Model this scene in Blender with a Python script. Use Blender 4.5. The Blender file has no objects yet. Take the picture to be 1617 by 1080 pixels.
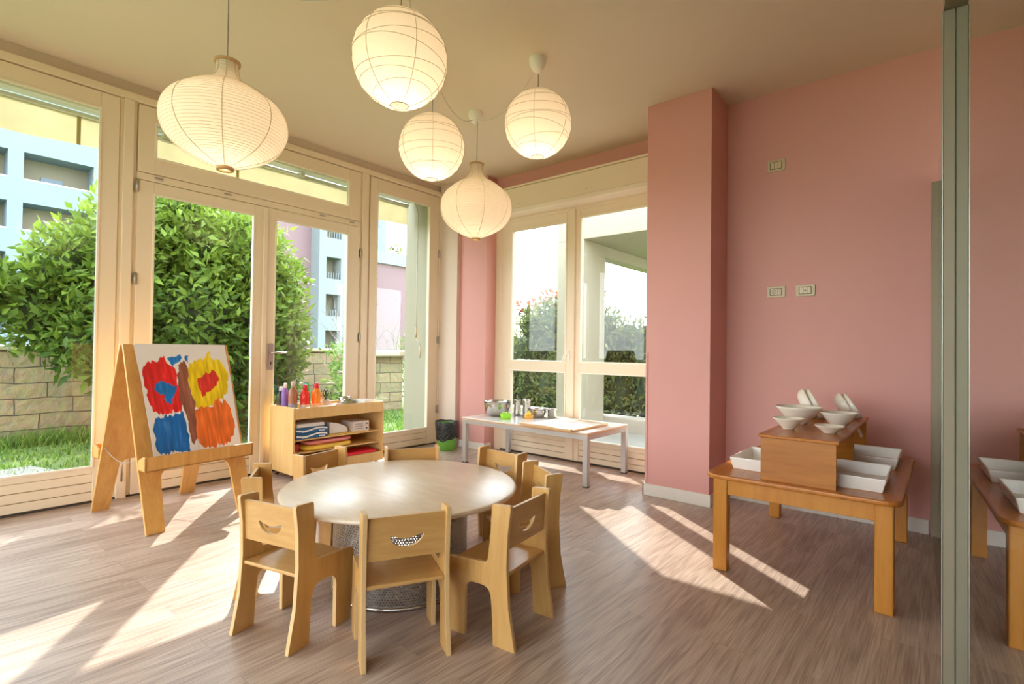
import bpy, bmesh, math, random
import numpy as np
from mathutils import Vector, Matrix, Euler
PI = math.pi
SC = bpy.context.scene
COL = SC.collection
random.seed(7)
RNG = np.random.default_rng(11)

# ------------------------------------------------------------------ camera
YAW, PITCH, ROLL, FPX = -.6896, .0144, .0135, 824.0
fw = Vector((math.sin(YAW)*math.cos(PITCH), math.cos(YAW)*math.cos(PITCH), math.sin(PITCH)))
rt = Vector((math.cos(YAW), -math.sin(YAW), 0)); up = rt.cross(fw)
r2 = rt*math.cos(ROLL)+up*math.sin(ROLL); u2 = -rt*math.sin(ROLL)+up*math.cos(ROLL)
cam = bpy.data.cameras.new('camera'); cam.sensor_width = 36; cam.lens = FPX/1617*36; cam.clip_start = .02; cam.clip_end = 300
co = bpy.data.objects.new('camera', cam); COL.objects.link(co)
co.matrix_world = Matrix(((r2.x, u2.x, -fw.x, 0), (r2.y, u2.y, -fw.y, 0), (r2.z, u2.z, -fw.z, 1.10), (0, 0, 0, 1)))
SC.camera = co

# ------------------------------------------------------------------ world, sun, exposure
SUN_AZ, SUN_EL, SUN_E, SKY_E = 142.5, 36.8, 8.0, 6.6
W = bpy.data.worlds.new('sky'); SC.world = W; W.use_nodes = True
wn = W.node_tree; wn.nodes.clear()
wo = wn.nodes.new('ShaderNodeOutputWorld'); wb = wn.nodes.new('ShaderNodeBackground')
wr = wn.nodes.new('ShaderNodeValToRGB'); wt = wn.nodes.new('ShaderNodeTexCoord'); wx = wn.nodes.new('ShaderNodeSeparateXYZ')
wn.links.new(wt.outputs['Generated'], wx.inputs[0]); wn.links.new(wx.outputs['Z'], wr.inputs[0])
wr.color_ramp.elements[0].position = 0.0; wr.color_ramp.elements[0].color = (1, 1, 1, 1)
wr.color_ramp.elements[1].position = 0.8; wr.color_ramp.elements[1].color = (.72, .84, 1, 1)
wn.links.new(wr.outputs[0], wb.inputs[0]); wb.inputs[1].default_value = SKY_E
wn.links.new(wb.outputs[0], wo.inputs[0])
sl = bpy.data.lights.new('sun', 'SUN'); sl.energy = SUN_E; sl.angle = math.radians(.6); sl.color = (1, .95, .86)
so = bpy.data.objects.new('sun', sl); COL.objects.link(so)
az, el = math.radians(SUN_AZ), math.radians(SUN_EL)
sd = Vector((math.cos(az)*math.cos(el), math.sin(az)*math.cos(el), math.sin(el)))
so.rotation_euler = sd.to_track_quat('Z', 'Y').to_euler(); so.location = sd*20
SC.view_settings.view_transform = 'Standard'; SC.view_settings.look = 'None'
SC.view_settings.exposure = 0.17; SC.view_settings.gamma = 1.0
SC.view_settings.use_curve_mapping = False
SC.cycles.max_bounces = 9; SC.cycles.diffuse_bounces = 6; SC.cycles.glossy_bounces = 4
SC.cycles.transparent_max_bounces = 16; SC.cycles.transmission_bounces = 4
SC.cycles.sample_clamp_indirect = 6; SC.cycles.caustics_reflective = False; SC.cycles.caustics_refractive = False

# ------------------------------------------------------------------ materials
def nodes(name):
    m = bpy.data.materials.new(name); m.use_nodes = True; nt = m.node_tree
    return m, nt, nt.nodes['Principled BSDF'], nt.nodes['Material Output']
def N(nt, t, **k):
    n = nt.nodes.new(t)
    for a, b in k.items(): setattr(n, a, b)
    return n
def plain(name, c, rough=.5, metal=0, noise=.06, scale=4, bump=0, spec=.5, trans=0):
    m, nt, b, o = nodes(name)
    b.inputs['Roughness'].default_value = rough; b.inputs['Metallic'].default_value = metal
    b.inputs['Specular IOR Level'].default_value = spec
    tc = N(nt, 'ShaderNodeTexCoord'); nz = N(nt, 'ShaderNodeTexNoise'); nz.inputs['Scale'].default_value = scale
    nz.inputs['Detail'].default_value = 5
    nt.links.new(tc.outputs['Object'], nz.inputs['Vector'])
    mx = N(nt, 'ShaderNodeMix', data_type='RGBA')
    mx.inputs['A'].default_value = (*[x*(1-noise) for x in c], 1); mx.inputs['B'].default_value = (*[min(1, x*(1+noise)) for x in c], 1)
    nt.links.new(nz.outputs['Fac'], mx.inputs['Factor']); nt.links.new(mx.outputs['Result'], b.inputs['Base Color'])
    if bump:
        bp = N(nt, 'ShaderNodeBump'); bp.inputs['Strength'].default_value = bump; bp.inputs['Distance'].default_value = .01
        nz2 = N(nt, 'ShaderNodeTexNoise'); nz2.inputs['Scale'].default_value = scale*8
        nt.links.new(tc.outputs['Object'], nz2.inputs['Vector']); nt.links.new(nz2.outputs['Fac'], bp.inputs['Height'])
        nt.links.new(bp.outputs[0], b.inputs['Normal'])
    if trans:
        b.inputs['Transmission Weight'].default_value = trans
    return m
def wood(name, c1, c2, sc=(14, 14, 1.6), rough=.35, coat=0.0, dist=1.5):
    m, nt, b, o = nodes(name)
    b.inputs['Roughness'].default_value = rough; b.inputs['Coat Weight'].default_value = coat
    tc = N(nt, 'ShaderNodeTexCoord'); mp = N(nt, 'ShaderNodeMapping'); mp.inputs['Scale'].default_value = sc
    nt.links.new(tc.outputs['Object'], mp.inputs['Vector'])
    nz = N(nt, 'ShaderNodeTexNoise'); nz.inputs['Scale'].default_value = 1; nz.inputs['Detail'].default_value = 6; nz.inputs['Distortion'].default_value = dist
    nz2 = N(nt, 'ShaderNodeTexNoise'); nz2.inputs['Scale'].default_value = 6; nz2.inputs['Detail'].default_value = 3
    nt.links.new(mp.outputs[0], nz.inputs['Vector']); nt.links.new(mp.outputs[0], nz2.inputs['Vector'])
    ad = N(nt, 'ShaderNodeMath', operation='MULTIPLY_ADD'); ad.inputs[1].default_value = .3
    nt.links.new(nz2.outputs['Fac'], ad.inputs[0]); nt.links.new(nz.outputs['Fac'], ad.inputs[2])
    rp = N(nt, 'ShaderNodeValToRGB'); rp.color_ramp.elements[0].position = .42; rp.color_ramp.elements[1].position = .88
    rp.color_ramp.elements[0].color = (*c1, 1); rp.color_ramp.elements[1].color = (*c2, 1)
    nt.links.new(ad.outputs[0], rp.inputs[0]); nt.links.new(rp.outputs[0], b.inputs['Base Color'])
    return m
def floor_mat():
    m, nt, b, o = nodes('vinyl_planks'); L = nt.links.new
    tc = N(nt, 'ShaderNodeTexCoord'); sp = N(nt, 'ShaderNodeSeparateXYZ'); cb = N(nt, 'ShaderNodeCombineXYZ')
    L(tc.outputs['Object'], sp.inputs[0]); L(sp.outputs['Y'], cb.inputs['X']); L(sp.outputs['X'], cb.inputs['Y'])
    bk = N(nt, 'ShaderNodeTexBrick'); bk.offset = .37
    for k, v in dict(Scale=1, **{'Mortar Size': .0012, 'Brick Width': 1.25, 'Row Height': .18, 'Mortar Smooth': .2, 'Bias': 0}).items(): bk.inputs[k].default_value = v
    bk.inputs['Color1'].default_value = (0, 0, 0, 1); bk.inputs['Color2'].default_value = (1, 1, 1, 1); bk.inputs['Mortar'].default_value = (.5, .5, .5, 1)
    L(cb.outputs[0], bk.inputs['Vector'])
    # shift the grain from plank to plank
    mp = N(nt, 'ShaderNodeMapping'); mp.inputs['Scale'].default_value = (1.1, 10, 1); L(cb.outputs[0], mp.inputs['Vector'])
    va = N(nt, 'ShaderNodeVectorMath', operation='MULTIPLY_ADD'); va.inputs[1].default_value = (7.3, 3.1, 5.7)
    L(bk.outputs['Color'], va.inputs[0]); L(mp.outputs[0], va.inputs[2])
    nz = N(nt, 'ShaderNodeTexNoise'); nz.inputs['Scale'].default_value = 1; nz.inputs['Detail'].default_value = 2; nz.inputs['Distortion'].default_value = 1.0
    L(va.outputs[0], nz.inputs['Vector'])
    rg = N(nt, 'ShaderNodeMath', operation='MULTIPLY'); rg.inputs[1].default_value = 26; L(nz.outputs['Fac'], rg.inputs[0])
    sn = N(nt, 'ShaderNodeMath', operation='SINE'); L(rg.outputs[0], sn.inputs[0])
    mp2 = N(nt, 'ShaderNodeMapping'); mp2.inputs['Scale'].default_value = (5, 160, 1); L(cb.outputs[0], mp2.inputs['Vector'])
    nf = N(nt, 'ShaderNodeTexNoise'); nf.inputs['Scale'].default_value = 1; nf.inputs['Detail'].default_value = 4; L(mp2.outputs[0], nf.inputs['Vector'])
    a = N(nt, 'ShaderNodeMath', operation='MULTIPLY_ADD'); a.inputs[1].default_value = .10; L(sn.outputs[0], a.inputs[0]); L(nf.outputs['Fac'], a.inputs[2])
    bw = N(nt, 'ShaderNodeRGBToBW'); L(bk.outputs['Color'], bw.inputs[0])
    a2 = N(nt, 'ShaderNodeMath', operation='MULTIPLY_ADD'); a2.inputs[1].default_value = .16; L(bw.outputs[0], a2.inputs[0]); L(a.outputs[0], a2.inputs[2])
    rp = N(nt, 'ShaderNodeValToRGB'); e = rp.color_ramp.elements
    e[0].position = .32; e[0].color = FLOOR_C[0]; e[1].position = .85; e[1].color = FLOOR_C[1]
    L(a2.outputs[0], rp.inputs[0])
    mx = N(nt, 'ShaderNodeMix', data_type='RGBA'); mx.inputs['B'].default_value = (.16, .11, .085, 1)
    fm = N(nt, 'ShaderNodeMath', operation='MULTIPLY'); fm.inputs[1].default_value = .3; L(bk.outputs['Fac'], fm.inputs[0])
    L(fm.outputs[0], mx.inputs['Factor']); L(rp.outputs[0], mx.inputs['A']); L(mx.outputs['Result'], b.inputs['Base Color'])
    b.inputs['Roughness'].default_value = .34; b.inputs['Specular IOR Level'].default_value = .5
    bp = N(nt, 'ShaderNodeBump'); bp.inputs['Strength'].default_value = .06; bp.inputs['Distance'].default_value = .003
    L(a.outputs[0], bp.inputs['Height']); L(bp.outputs[0], b.inputs['Normal'])
    return m
def glass_mat(name, f0=.04, tint=(.97, .985, .98), power=5):
    m, nt, b, o = nodes(name); nt.nodes.remove(b); L = nt.links.new
    tr = N(nt, 'ShaderNodeBsdfTransparent'); tr.inputs[0].default_value = (*tint, 1)
    gl = N(nt, 'ShaderNodeBsdfGlossy'); gl.inputs['Roughness'].default_value = 0.0; gl.inputs['Color'].default_value = (.95, .98, .97, 1)
    lw = N(nt, 'ShaderNodeLayerWeight'); lw.inputs[0].default_value = .5
    pw = N(nt, 'ShaderNodeMath', operation='POWER'); pw.inputs[1].default_value = power; L(lw.outputs['Facing'], pw.inputs[0])
    ma = N(nt, 'ShaderNodeMath', operation='MULTIPLY_ADD', use_clamp=True); ma.inputs[1].default_value = 1-f0; ma.inputs[2].default_value = f0; L(pw.outputs[0], ma.inputs[0])
    mx = N(nt, 'ShaderNodeMixShader'); L(ma.outputs[0], mx.inputs[0]); L(tr.outputs[0], mx.inputs[1]); L(gl.outputs[0], mx.inputs[2])
    L(mx.outputs[0], o.inputs[0]); return m
def translucent(name, c, w=.5, noise=.08, scale=30, bump=0, rough=.6):
    m, nt, b, o = nodes(name); L = nt.links.new
    tc = N(nt, 'ShaderNodeTexCoord'); nz = N(nt, 'ShaderNodeTexNoise'); nz.inputs['Scale'].default_value = scale; nz.inputs['Detail'].default_value = 4
    L(tc.outputs['Object'], nz.inputs['Vector'])
    mx = N(nt, 'ShaderNodeMix', data_type='RGBA'); mx.inputs['A'].default_value = (*[x*(1-noise) for x in c], 1); mx.inputs['B'].default_value = (*[min(1, x*(1+noise)) for x in c], 1)
    L(nz.outputs['Fac'], mx.inputs['Factor'])
    b.inputs['Roughness'].default_value = rough; b.inputs['Specular IOR Level'].default_value = .25
    tl = N(nt, 'ShaderNodeBsdfTranslucent'); ms = N(nt, 'ShaderNodeMixShader'); ms.inputs[0].default_value = w
    L(mx.outputs['Result'], b.inputs['Base Color']); L(mx.outputs['Result'], tl.inputs[0])
    L(b.outputs[0], ms.inputs[1]); L(tl.outputs[0], ms.inputs[2]); L(ms.outputs[0], o.inputs[0])
    if bump:
        bp = N(nt, 'ShaderNodeBump'); bp.inputs['Strength'].default_value = bump; bp.inputs['Distance'].default_value = .01
        L(nz.outputs['Fac'], bp.inputs['Height']); L(bp.outputs[0], b.inputs['Normal'])
    return m
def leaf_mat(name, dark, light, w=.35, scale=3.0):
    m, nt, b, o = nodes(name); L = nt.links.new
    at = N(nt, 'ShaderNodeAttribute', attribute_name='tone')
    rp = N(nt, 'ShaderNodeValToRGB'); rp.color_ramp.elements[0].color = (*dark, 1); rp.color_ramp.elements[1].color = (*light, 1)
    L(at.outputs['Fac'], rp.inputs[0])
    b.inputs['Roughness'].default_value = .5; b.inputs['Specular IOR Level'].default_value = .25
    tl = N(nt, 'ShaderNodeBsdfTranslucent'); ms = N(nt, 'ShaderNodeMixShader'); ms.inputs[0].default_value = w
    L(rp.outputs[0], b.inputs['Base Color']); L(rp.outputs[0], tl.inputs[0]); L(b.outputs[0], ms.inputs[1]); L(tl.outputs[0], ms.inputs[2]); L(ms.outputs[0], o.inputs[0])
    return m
def emis(name, c, s):
    m, nt, b, o = nodes(name); b.inputs['Base Color'].default_value = (*c, 1)
    b.inputs['Emission Color'].default_value = (*c, 1); b.inputs['Emission Strength'].default_value = s; return m
def perforated(name):
    m, nt, b, o = nodes(name); L = nt.links.new
    b.inputs['Base Color'].default_value = (.36, .33, .29, 1); b.inputs['Metallic'].default_value = .8; b.inputs['Roughness'].default_value = .38
    tc = N(nt, 'ShaderNodeTexCoord'); sp = N(nt, 'ShaderNodeSeparateXYZ'); L(tc.outputs['Object'], sp.inputs[0])
    at = N(nt, 'ShaderNodeMath', operation='ARCTAN2'); L(sp.outputs['Y'], at.inputs[0]); L(sp.outputs['X'], at.inputs[1])
    def M(op, x, y=None, z=None):
        n = N(nt, 'ShaderNodeMath', operation=op)
        for i, v in enumerate((x, y, z)):
            if v is None: continue
            if isinstance(v, (int, float)): n.inputs[i].default_value = v
            else: L(v, n.inputs[i])
        return n.outputs[0]
    K = 160/ (2*PI); u = M('MULTIPLY', at.outputs[0], K); v = M('MULTIPLY', sp.outputs['Z'], 1/.0108)
    row = M('FLOOR', v); par = M('MULTIPLY', M('MODULO', row, 2), .5)
    fu = M('SUBTRACT', M('FRACT', M('ADD', u, par)), .5); fv = M('SUBTRACT', M('FRACT', v), .5)
    d = M('ADD', M('MULTIPLY', fu, fu), M('MULTIPLY', fv, fv)); hole = M('LESS_THAN', d, .12)
    tr = N(nt, 'ShaderNodeBsdfTransparent'); ms = N(nt, 'ShaderNodeMixShader')
    L(hole, ms.inputs[0]); L(b.outputs[0], ms.inputs[1]); L(tr.outputs[0], ms.inputs[2]); L(ms.outputs[0], o.inputs[0])
    return m
def brick_mat(name, c1, c2, mortar, w, h, plane='yz', msz=.012):
    m, nt, b, o = nodes(name); L = nt.links.new
    tc = N(nt, 'ShaderNodeTexCoord'); sp = N(nt, 'ShaderNodeSeparateXYZ'); cb = N(nt, 'ShaderNodeCombineXYZ'); L(tc.outputs['Object'], sp.inputs[0])
    L(sp.outputs[plane[0].upper()], cb.inputs['X']); L(sp.outputs[plane[1].upper()], cb.inputs['Y'])
    nzd = N(nt, 'ShaderNodeTexNoise'); nzd.inputs['Scale'].default_value = 3; L(tc.outputs['Object'], nzd.inputs['Vector'])
    vm = N(nt, 'ShaderNodeVectorMath', operation='MULTIPLY_ADD'); vm.inputs[1].default_value = (.05, .05, 0); L(nzd.outputs['Color'], vm.inputs[0]); L(cb.outputs[0], vm.inputs[2])
    bk = N(nt, 'ShaderNodeTexBrick'); bk.offset = .43; bk.squash = 1.3; bk.squash_frequency = 3
    for k, v in {'Scale': 1, 'Mortar Size': msz, 'Brick Width': w, 'Row Height': h, 'Mortar Smooth': .3}.items(): bk.inputs[k].default_value = v
    bk.inputs['Color1'].default_value = (*c1, 1); bk.inputs['Color2'].default_value = (*c2, 1); bk.inputs['Mortar'].default_value = (*mortar, 1)
    L(vm.outputs[0], bk.inputs['Vector'])
    nz = N(nt, 'ShaderNodeTexNoise'); nz.inputs['Scale'].default_value = 11; nz.inputs['Detail'].default_value = 7; L(tc.outputs['Object'], nz.inputs['Vector'])
    mu = N(nt, 'ShaderNodeMix', data_type='RGBA', blend_type='MULTIPLY'); mu.inputs['Factor'].default_value = .5
    L(bk.outputs['Color'], mu.inputs['A']); L(nz.outputs['Color'], mu.inputs['B'])
    rp = N(nt, 'ShaderNodeHueSaturation'); rp.inputs['Saturation'].default_value = .9; rp.inputs['Value'].default_value = 1.35; L(mu.outputs['Result'], rp.inputs['Color'])
    L(rp.outputs[0], b.inputs['Base Color']); b.inputs['Roughness'].default_value = .9
    bp = N(nt, 'ShaderNodeBump'); bp.inputs['Strength'].default_value = .8; bp.inputs['Distance'].default_value = .03
    ad = N(nt, 'ShaderNodeMath', operation='MULTIPLY_ADD'); ad.inputs[1].default_value = -1.2; L(bk.outputs['Fac'], ad.inputs[0]); L(nz.outputs['Fac'], ad.inputs[2])
    L(ad.outputs[0], bp.inputs['Height']); L(bp.outputs[0], b.inputs['Normal'])
    return m
def vcol_mat(name, rough=.6):
    m, nt, b, o = nodes(name); a = N(nt, 'ShaderNodeAttribute', attribute_name='paint')
    nt.links.new(a.outputs['Color'], b.inputs['Base Color']); b.inputs['Roughness'].default_value = rough; return m

FLOOR_C = ((.30, .205, .155, 1), (.60, .475, .39, 1))
M_floor = floor_mat()
M_pink = plain('pink_paint', (.71, .36, .325), .55, noise=.02)
M_cream_wall = plain('pale_plaster', (.68, .56, .47), .7, noise=.03)
M_ceil = plain('beige_ceiling', (.78, .69, .54), .85, noise=.03, scale=1)
M_frame = plain('cream_lacquer', (.84, .72, .54), .4, noise=.03)
M_bead = plain('light_cream_lacquer', (.88, .79, .64), .35, noise=.02)
M_groove = plain('dark_gap', (.06, .045, .03), .9)
M_seam = plain('board_gap', (.30, .21, .12), .8)
M_base = plain('white_skirting', (.80, .76, .70), .4, noise=.02)
M_glass = glass_mat('window_glass', .025)
M_part_glass = glass_mat('partition_glass', .06, (.80, .86, .83), 2.2)
M_alu = plain('anodised_aluminium', (.29, .245, .17), .45, .15, noise=.05)
M_alu_l = plain('bright_aluminium', (.50, .52, .46), .3, .7)
M_teal = plain('glass_edge', (.12, .30, .30), .15, noise=.1)
M_birch = wood('birch_plywood', (.54, .29, .085), (.66, .40, .14), rough=.33)
M_birch_h = wood('birch_plywood_board', (.52, .28, .085), (.64, .39, .14), (14, 1.6, 14), rough=.30)
M_ply_edge = plain('plywood_edge', (.70, .47, .22), .4)
M_easel = wood('honey_birch', (.60, .29, .07), (.74, .42, .13), rough=.36)
M_shelf = wood('light_beech', (.72, .45, .16), (.80, .54, .23), rough=.4)
M_tabletop = wood('pale_tabletop', (.68, .56, .42), (.80, .69, .55), (3, 14, 3), rough=.34)
M_tabletop.node_tree.nodes['Principled BSDF'].inputs['Coat Weight'].default_value = .5
M_tabletop.node_tree.nodes['Principled BSDF'].inputs['Coat Roughness'].default_value = .27
M_brown = wood('orange_beech', (.42, .125, .010), (.55, .205, .028), (16, 2, 16), rough=.27)
M_brown_leg = wood('orange_beech_leg', (.50, .185, .018), (.62, .27, .038), rough=.3)
M_brown_x = wood('orange_beech_panel', (.36, .115, .008), (.52, .20, .022), (1.6, 10, 14), rough=.32, dist=.8)
M_perf = perforated('perforated_steel')
M_steel = plain('brushed_steel', (.62, .60, .57), .22, 1, noise=.05)
M_grey = plain('grey_table_steel', (.50, .48, .46), .38, .35)
M_white_top = plain('white_laminate', (.80, .77, .71), .14, noise=.02)
M_sheet = plain('white_board_sheet', (.86, .85, .82), .3, noise=.02)
M_edge_wood = wood('pine_edge', (.60, .34, .14), (.72, .45, .22), (3, 3, 3))
M_white = plain('white_plastic', (.90, .875, .83), .3, noise=.02)
M_ceramic = plain('cream_porcelain', (.89, .85, .75), .16, noise=.02)
M_paper = translucent('rice_paper', (.80, .735, .62), .5, .04, 60)
M_wire = plain('bamboo_wire', (.42, .33, .21), .6)
M_wood_ring = plain('turned_wood_ring', (.55, .34, .15), .45)
M_bulb = emis('warm_bulb', (1, .78, .48), 9)
M_cord = plain('cord_white', (.62, .58, .50), .5)
M_cord_g = plain('cord_grey', (.30, .27, .23), .5)
M_plate = plain('ivory_plastic', (.62, .52, .34), .35, noise=.03)
M_plate_in = plain('ivory_module', (.70, .60, .42), .3, noise=.03)
M_black = plain('black', (.015, .014, .013), .4)
M_bag = plain('black_bin_bag', (.02, .022, .02), .22, noise=.3, bump=1.2, scale=6)
M_green = plain('green_plastic', (.13, .36, .04), .35)
M_lime = plain('lime_plastic', (.32, .70, .03), .3)
M_orange_p = plain('orange_plastic', (.80, .42, .06), .35)
M_handle = plain('satin_nickel', (.50, .46, .42), .32, .9)
M_awning = translucent('yellow_awning_cloth', (.52, .455, .25), .42, .22, 5)
M_awn_stripe = plain('awning_stripe', (.42, .32, .10), .8)
M_white_met = plain('white_metal', (.66, .68, .60), .45)
M_pillar = plain('white_render', (.45, .47, .45), .85, noise=.03)
M_pillar_c = plain('cream_render', (.38, .36, .27), .85, noise=.03)
M_lawn = plain('lawn_soil', (.13, .19, .05), .95, noise=.35, scale=5, bump=.6)
M_pave = plain('pale_paving', (.32, .30, .25), .85, noise=.12, scale=5)
M_stone = brick_mat('split_sandstone', (.44, .315, .165), (.33, .25, .14), (.12, .09, .06), .55, .19, msz=.007)
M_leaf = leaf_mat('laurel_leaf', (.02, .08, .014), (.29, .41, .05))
M_leaf_h = leaf_mat('hedge_leaf', (.055, .11, .032), (.32, .35, .11))
M_leaf_r = leaf_mat('red_leaf', (.30, .05, .03), (.60, .22, .12))
M_grassb = leaf_mat('grass_blade', (.09, .22, .03), (.34, .46, .10))
M_bark = plain('bark', (.26, .19, .12), .9, noise=.2)
M_bldw = plain('pale_blue_facade', (.19, .245, .29), .9, noise=.03, scale=.3)
M_bldc = plain('cream_facade', (.22, .205, .145), .9, noise=.03, scale=.3)
M_bldp = plain('pink_facade', (.22, .145, .16), .9, noise=.03, scale=.3)
M_bldd = plain('grey_blue_glass', (.14, .18, .20), .25)  # one even grey-blue for tower windows and balcony railings

# ------------------------------------------------------------------ mesh helpers
class MB:
    def __init__(s): s.v = []; s.f = []; s.m = []; s.sm = []
    def add(s, vs, fs, mi=0, T=None, smooth=False):
        o = len(s.v)
        if T is not None: vs = [tuple(T @ Vector(v)) for v in vs]
        s.v += [tuple(v) for v in vs]
        for f in fs: s.f.append(tuple(i+o for i in f)); s.m.append(mi); s.sm.append(smooth)
        return s
    def box(s, x0, x1, y0, y1, z0, z1, mi=0, T=None):
        x0, x1 = sorted((x0, x1)); y0, y1 = sorted((y0, y1)); z0, z1 = sorted((z0, z1))
        v = [(x0, y0, z0), (x1, y0, z0), (x1, y1, z0), (x0, y1, z0), (x0, y0, z1), (x1, y0, z1), (x1, y1, z1), (x0, y1, z1)]
        return s.add(v, [(0, 3, 2, 1), (4, 5, 6, 7), (0, 1, 5, 4), (1, 2, 6, 5), (2, 3, 7, 6), (3, 0, 4, 7)], mi, T)
    def lathe(s, prof, n=48, mi=0, T=None, cap0=False, cap1=False, smooth=True):
        v = []; f = []
        for r, z in prof:
            for k in range(n): a = 2*PI*k/n; v.append((r*math.cos(a), r*math.sin(a), z))
        for i in range(len(prof)-1):
            for k in range(n): k2 = (k+1) % n; f.append((i*n+k, i*n+k2, (i+1)*n+k2, (i+1)*n+k))
        s.add(v, f, mi, T, smooth)
        caps = []
        if cap0: caps.append(tuple(reversed(range(n))))
        if cap1: caps.append(tuple(range((len(prof)-1)*n, len(prof)*n)))
        if caps:
            o = len(s.v)-len(v)
            for c in caps: s.f.append(tuple(i+o for i in c)); s.m.append(mi); s.sm.append(False)
        return s
    def tube(s, pts, r, n=8, mi=0, T=None, closed=False, taper=None):
        pts = [Vector(p) for p in pts]; v = []; f = []; L = len(pts); prev = None
        for i, p in enumerate(pts):
            a = pts[(i-1) % L] if (closed or i > 0) else p; b = pts[(i+1) % L] if (closed or i < L-1) else p
            d = (b-a).normalized()
            ref = Vector((0, 0, 1)) if abs(d.z) < .9 else Vector((1, 0, 0))
            if prev is not None:
                x = prev - d*prev.dot(d)
                x = x.normalized() if x.length > 1e-6 else d.cross(ref).normalized()
            else: x = d.cross(ref).normalized()
            prev = x; y = d.cross(x); rr = r if taper is None else r*(1-(1-taper)*i/(L-1))
            for k in range(n):
                t = 2*PI*k/n; v.append(tuple(p+x*math.cos(t)*rr+y*math.sin(t)*rr))
        for i in range(L if closed else L-1):
            j = (i+1) % L
            for k in range(n): k2 = (k+1) % n; f.append((i*n+k, i*n+k2, j*n+k2, j*n+k))
        if not closed:
            f.append(tuple(reversed(range(n)))); f.append(tuple(range((L-1)*n, L*n)))
        return s.add(v, f, mi, T, True)
    def prism(s, loops, t0, t1, T=None, mi=0, mi_edge=None):
        # loops: outer polygon then holes, 2-D (a,b); extruded along local z from t0 to t1
        bm = bmesh.new(); es = []
        for lp in loops:
            vs = [bm.verts.new((a, b, 0)) for a, b in lp]
            for i in range(len(vs)): es.append(bm.edges.new((vs[i], vs[(i+1) % len(vs)])))
        if len(loops) == 1: bm.faces.new(bm.verts[:])
        else: bmesh.ops.triangle_fill(bm, edges=es, use_beauty=True)
        bm.verts.index_update(); bm.normal_update()
        base = [(v.co.x, v.co.y) for v in bm.verts]
        faces = []
        for f in bm.faces:
            ix = [v.index for v in f.verts]
            if f.normal.z < 0: ix.reverse()
            faces.append(ix)
        bm.free(); n = len(base)
        v = [(a, b, t0) for a, b in base]+[(a, b, t1) for a, b in base]
        s.add(v, [tuple(reversed(f)) for f in faces]+[tuple(i+n for i in f) for f in faces], mi, T)
        o = len(s.v)-2*n; k = 0
        for li, lp in enumerate(loops):
            ar = sum(lp[i][0]*lp[(i+1) % len(lp)][1]-lp[(i+1) % len(lp)][0]*lp[i][1] for i in range(len(lp)))
            for i in range(len(lp)):
                a, b = k+i, k+(i+1) % len(lp)
                q = (a, b, b+n, a+n) if (ar > 0) == (li == 0) else (b, a, a+n, b+n)
                s.f.append(tuple(x+o for x in q)); s.m.append(mi if mi_edge is None else mi_edge); s.sm.append(False)
            k += len(lp)
        return s
    def build(s, name, mats, parent=None, bevel=0, seg=2, subsurf=0, attr=None):
        me = bpy.data.meshes.new(name); me.from_pydata(s.v, [], s.f)
        if not isinstance(mats, (list, tuple)): mats = [mats]
        for m in mats: me.materials.append(m)
        me.polygons.foreach_set('material_index', s.m); me.polygons.foreach_set('use_smooth', s.sm)
        me.update()
        o = bpy.data.objects.new(name, me); COL.objects.link(o)
        if parent: o.parent = parent
        if bevel:
            b = o.modifiers.new('bevel', 'BEVEL'); b.width = bevel; b.segments = seg; b.limit_method = 'ANGLE'; b.angle_limit = math.radians(40)
        if subsurf:
            b = o.modifiers.new('sub', 'SUBSURF'); b.levels = subsurf; b.render_levels = subsurf
        return o
def round_poly(pts, seg=5):
    out = []; n = len(pts)
    for i, p in enumerate(pts):
        r = p[2] if len(p) > 2 else 0
        P = Vector(p[:2]); A = Vector(pts[i-1][:2]); B = Vector(pts[(i+1) % n][:2])
        if r <= 0: out.append(tuple(P)); continue
        a = (A-P).normalized(); b = (B-P).normalized(); ang = a.angle(b); d = min(r/math.tan(ang/2), (A-P).length*.49, (B-P).length*.49)
        p0 = P+a*d; p1 = P+b*d
        for k in range(seg+1):
            t = k/seg; out.append(tuple(p0*(1-t)**2+P*2*t*(1-t)+p1*t*t))
    return out
def rrect(x0, x1, y0, y1, r): return round_poly([(x0, y0, r), (x1, y0, r), (x1, y1, r), (x0, y1, r)], 6)
def tag(o, label=None, cat=None, group=None, kind=None):
    if label: o['label'] = label
    if cat: o['category'] = cat
    if group: o['group'] = group
    if kind: o['kind'] = kind
    return o
def empty(name, loc, rz=0, label=None, cat=None, group=None, kind=None):
    o = bpy.data.objects.new(name, None); COL.objects.link(o); o.location = loc; o.rotation_euler = (0, 0, rz); o.empty_display_size = .1
    return tag(o, label, cat, group, kind)
def copy_tree(o, parent=None):
    c = o.copy(); COL.objects.link(c); c.parent = parent
    for ch in [x for x in bpy.data.objects if x.parent == o]: copy_tree(ch, c)
    return c
def rot(ax, a): return Matrix.Rotation(a, 4, ax)
def tr(x, y, z): return Matrix.Translation((x, y, z))
def struct(mb, name, mats, label, parent=None, **k):
    return tag(mb.build(name, mats, parent, **k), label, name.split('_')[0] if parent is None else None, kind='structure')

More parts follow.
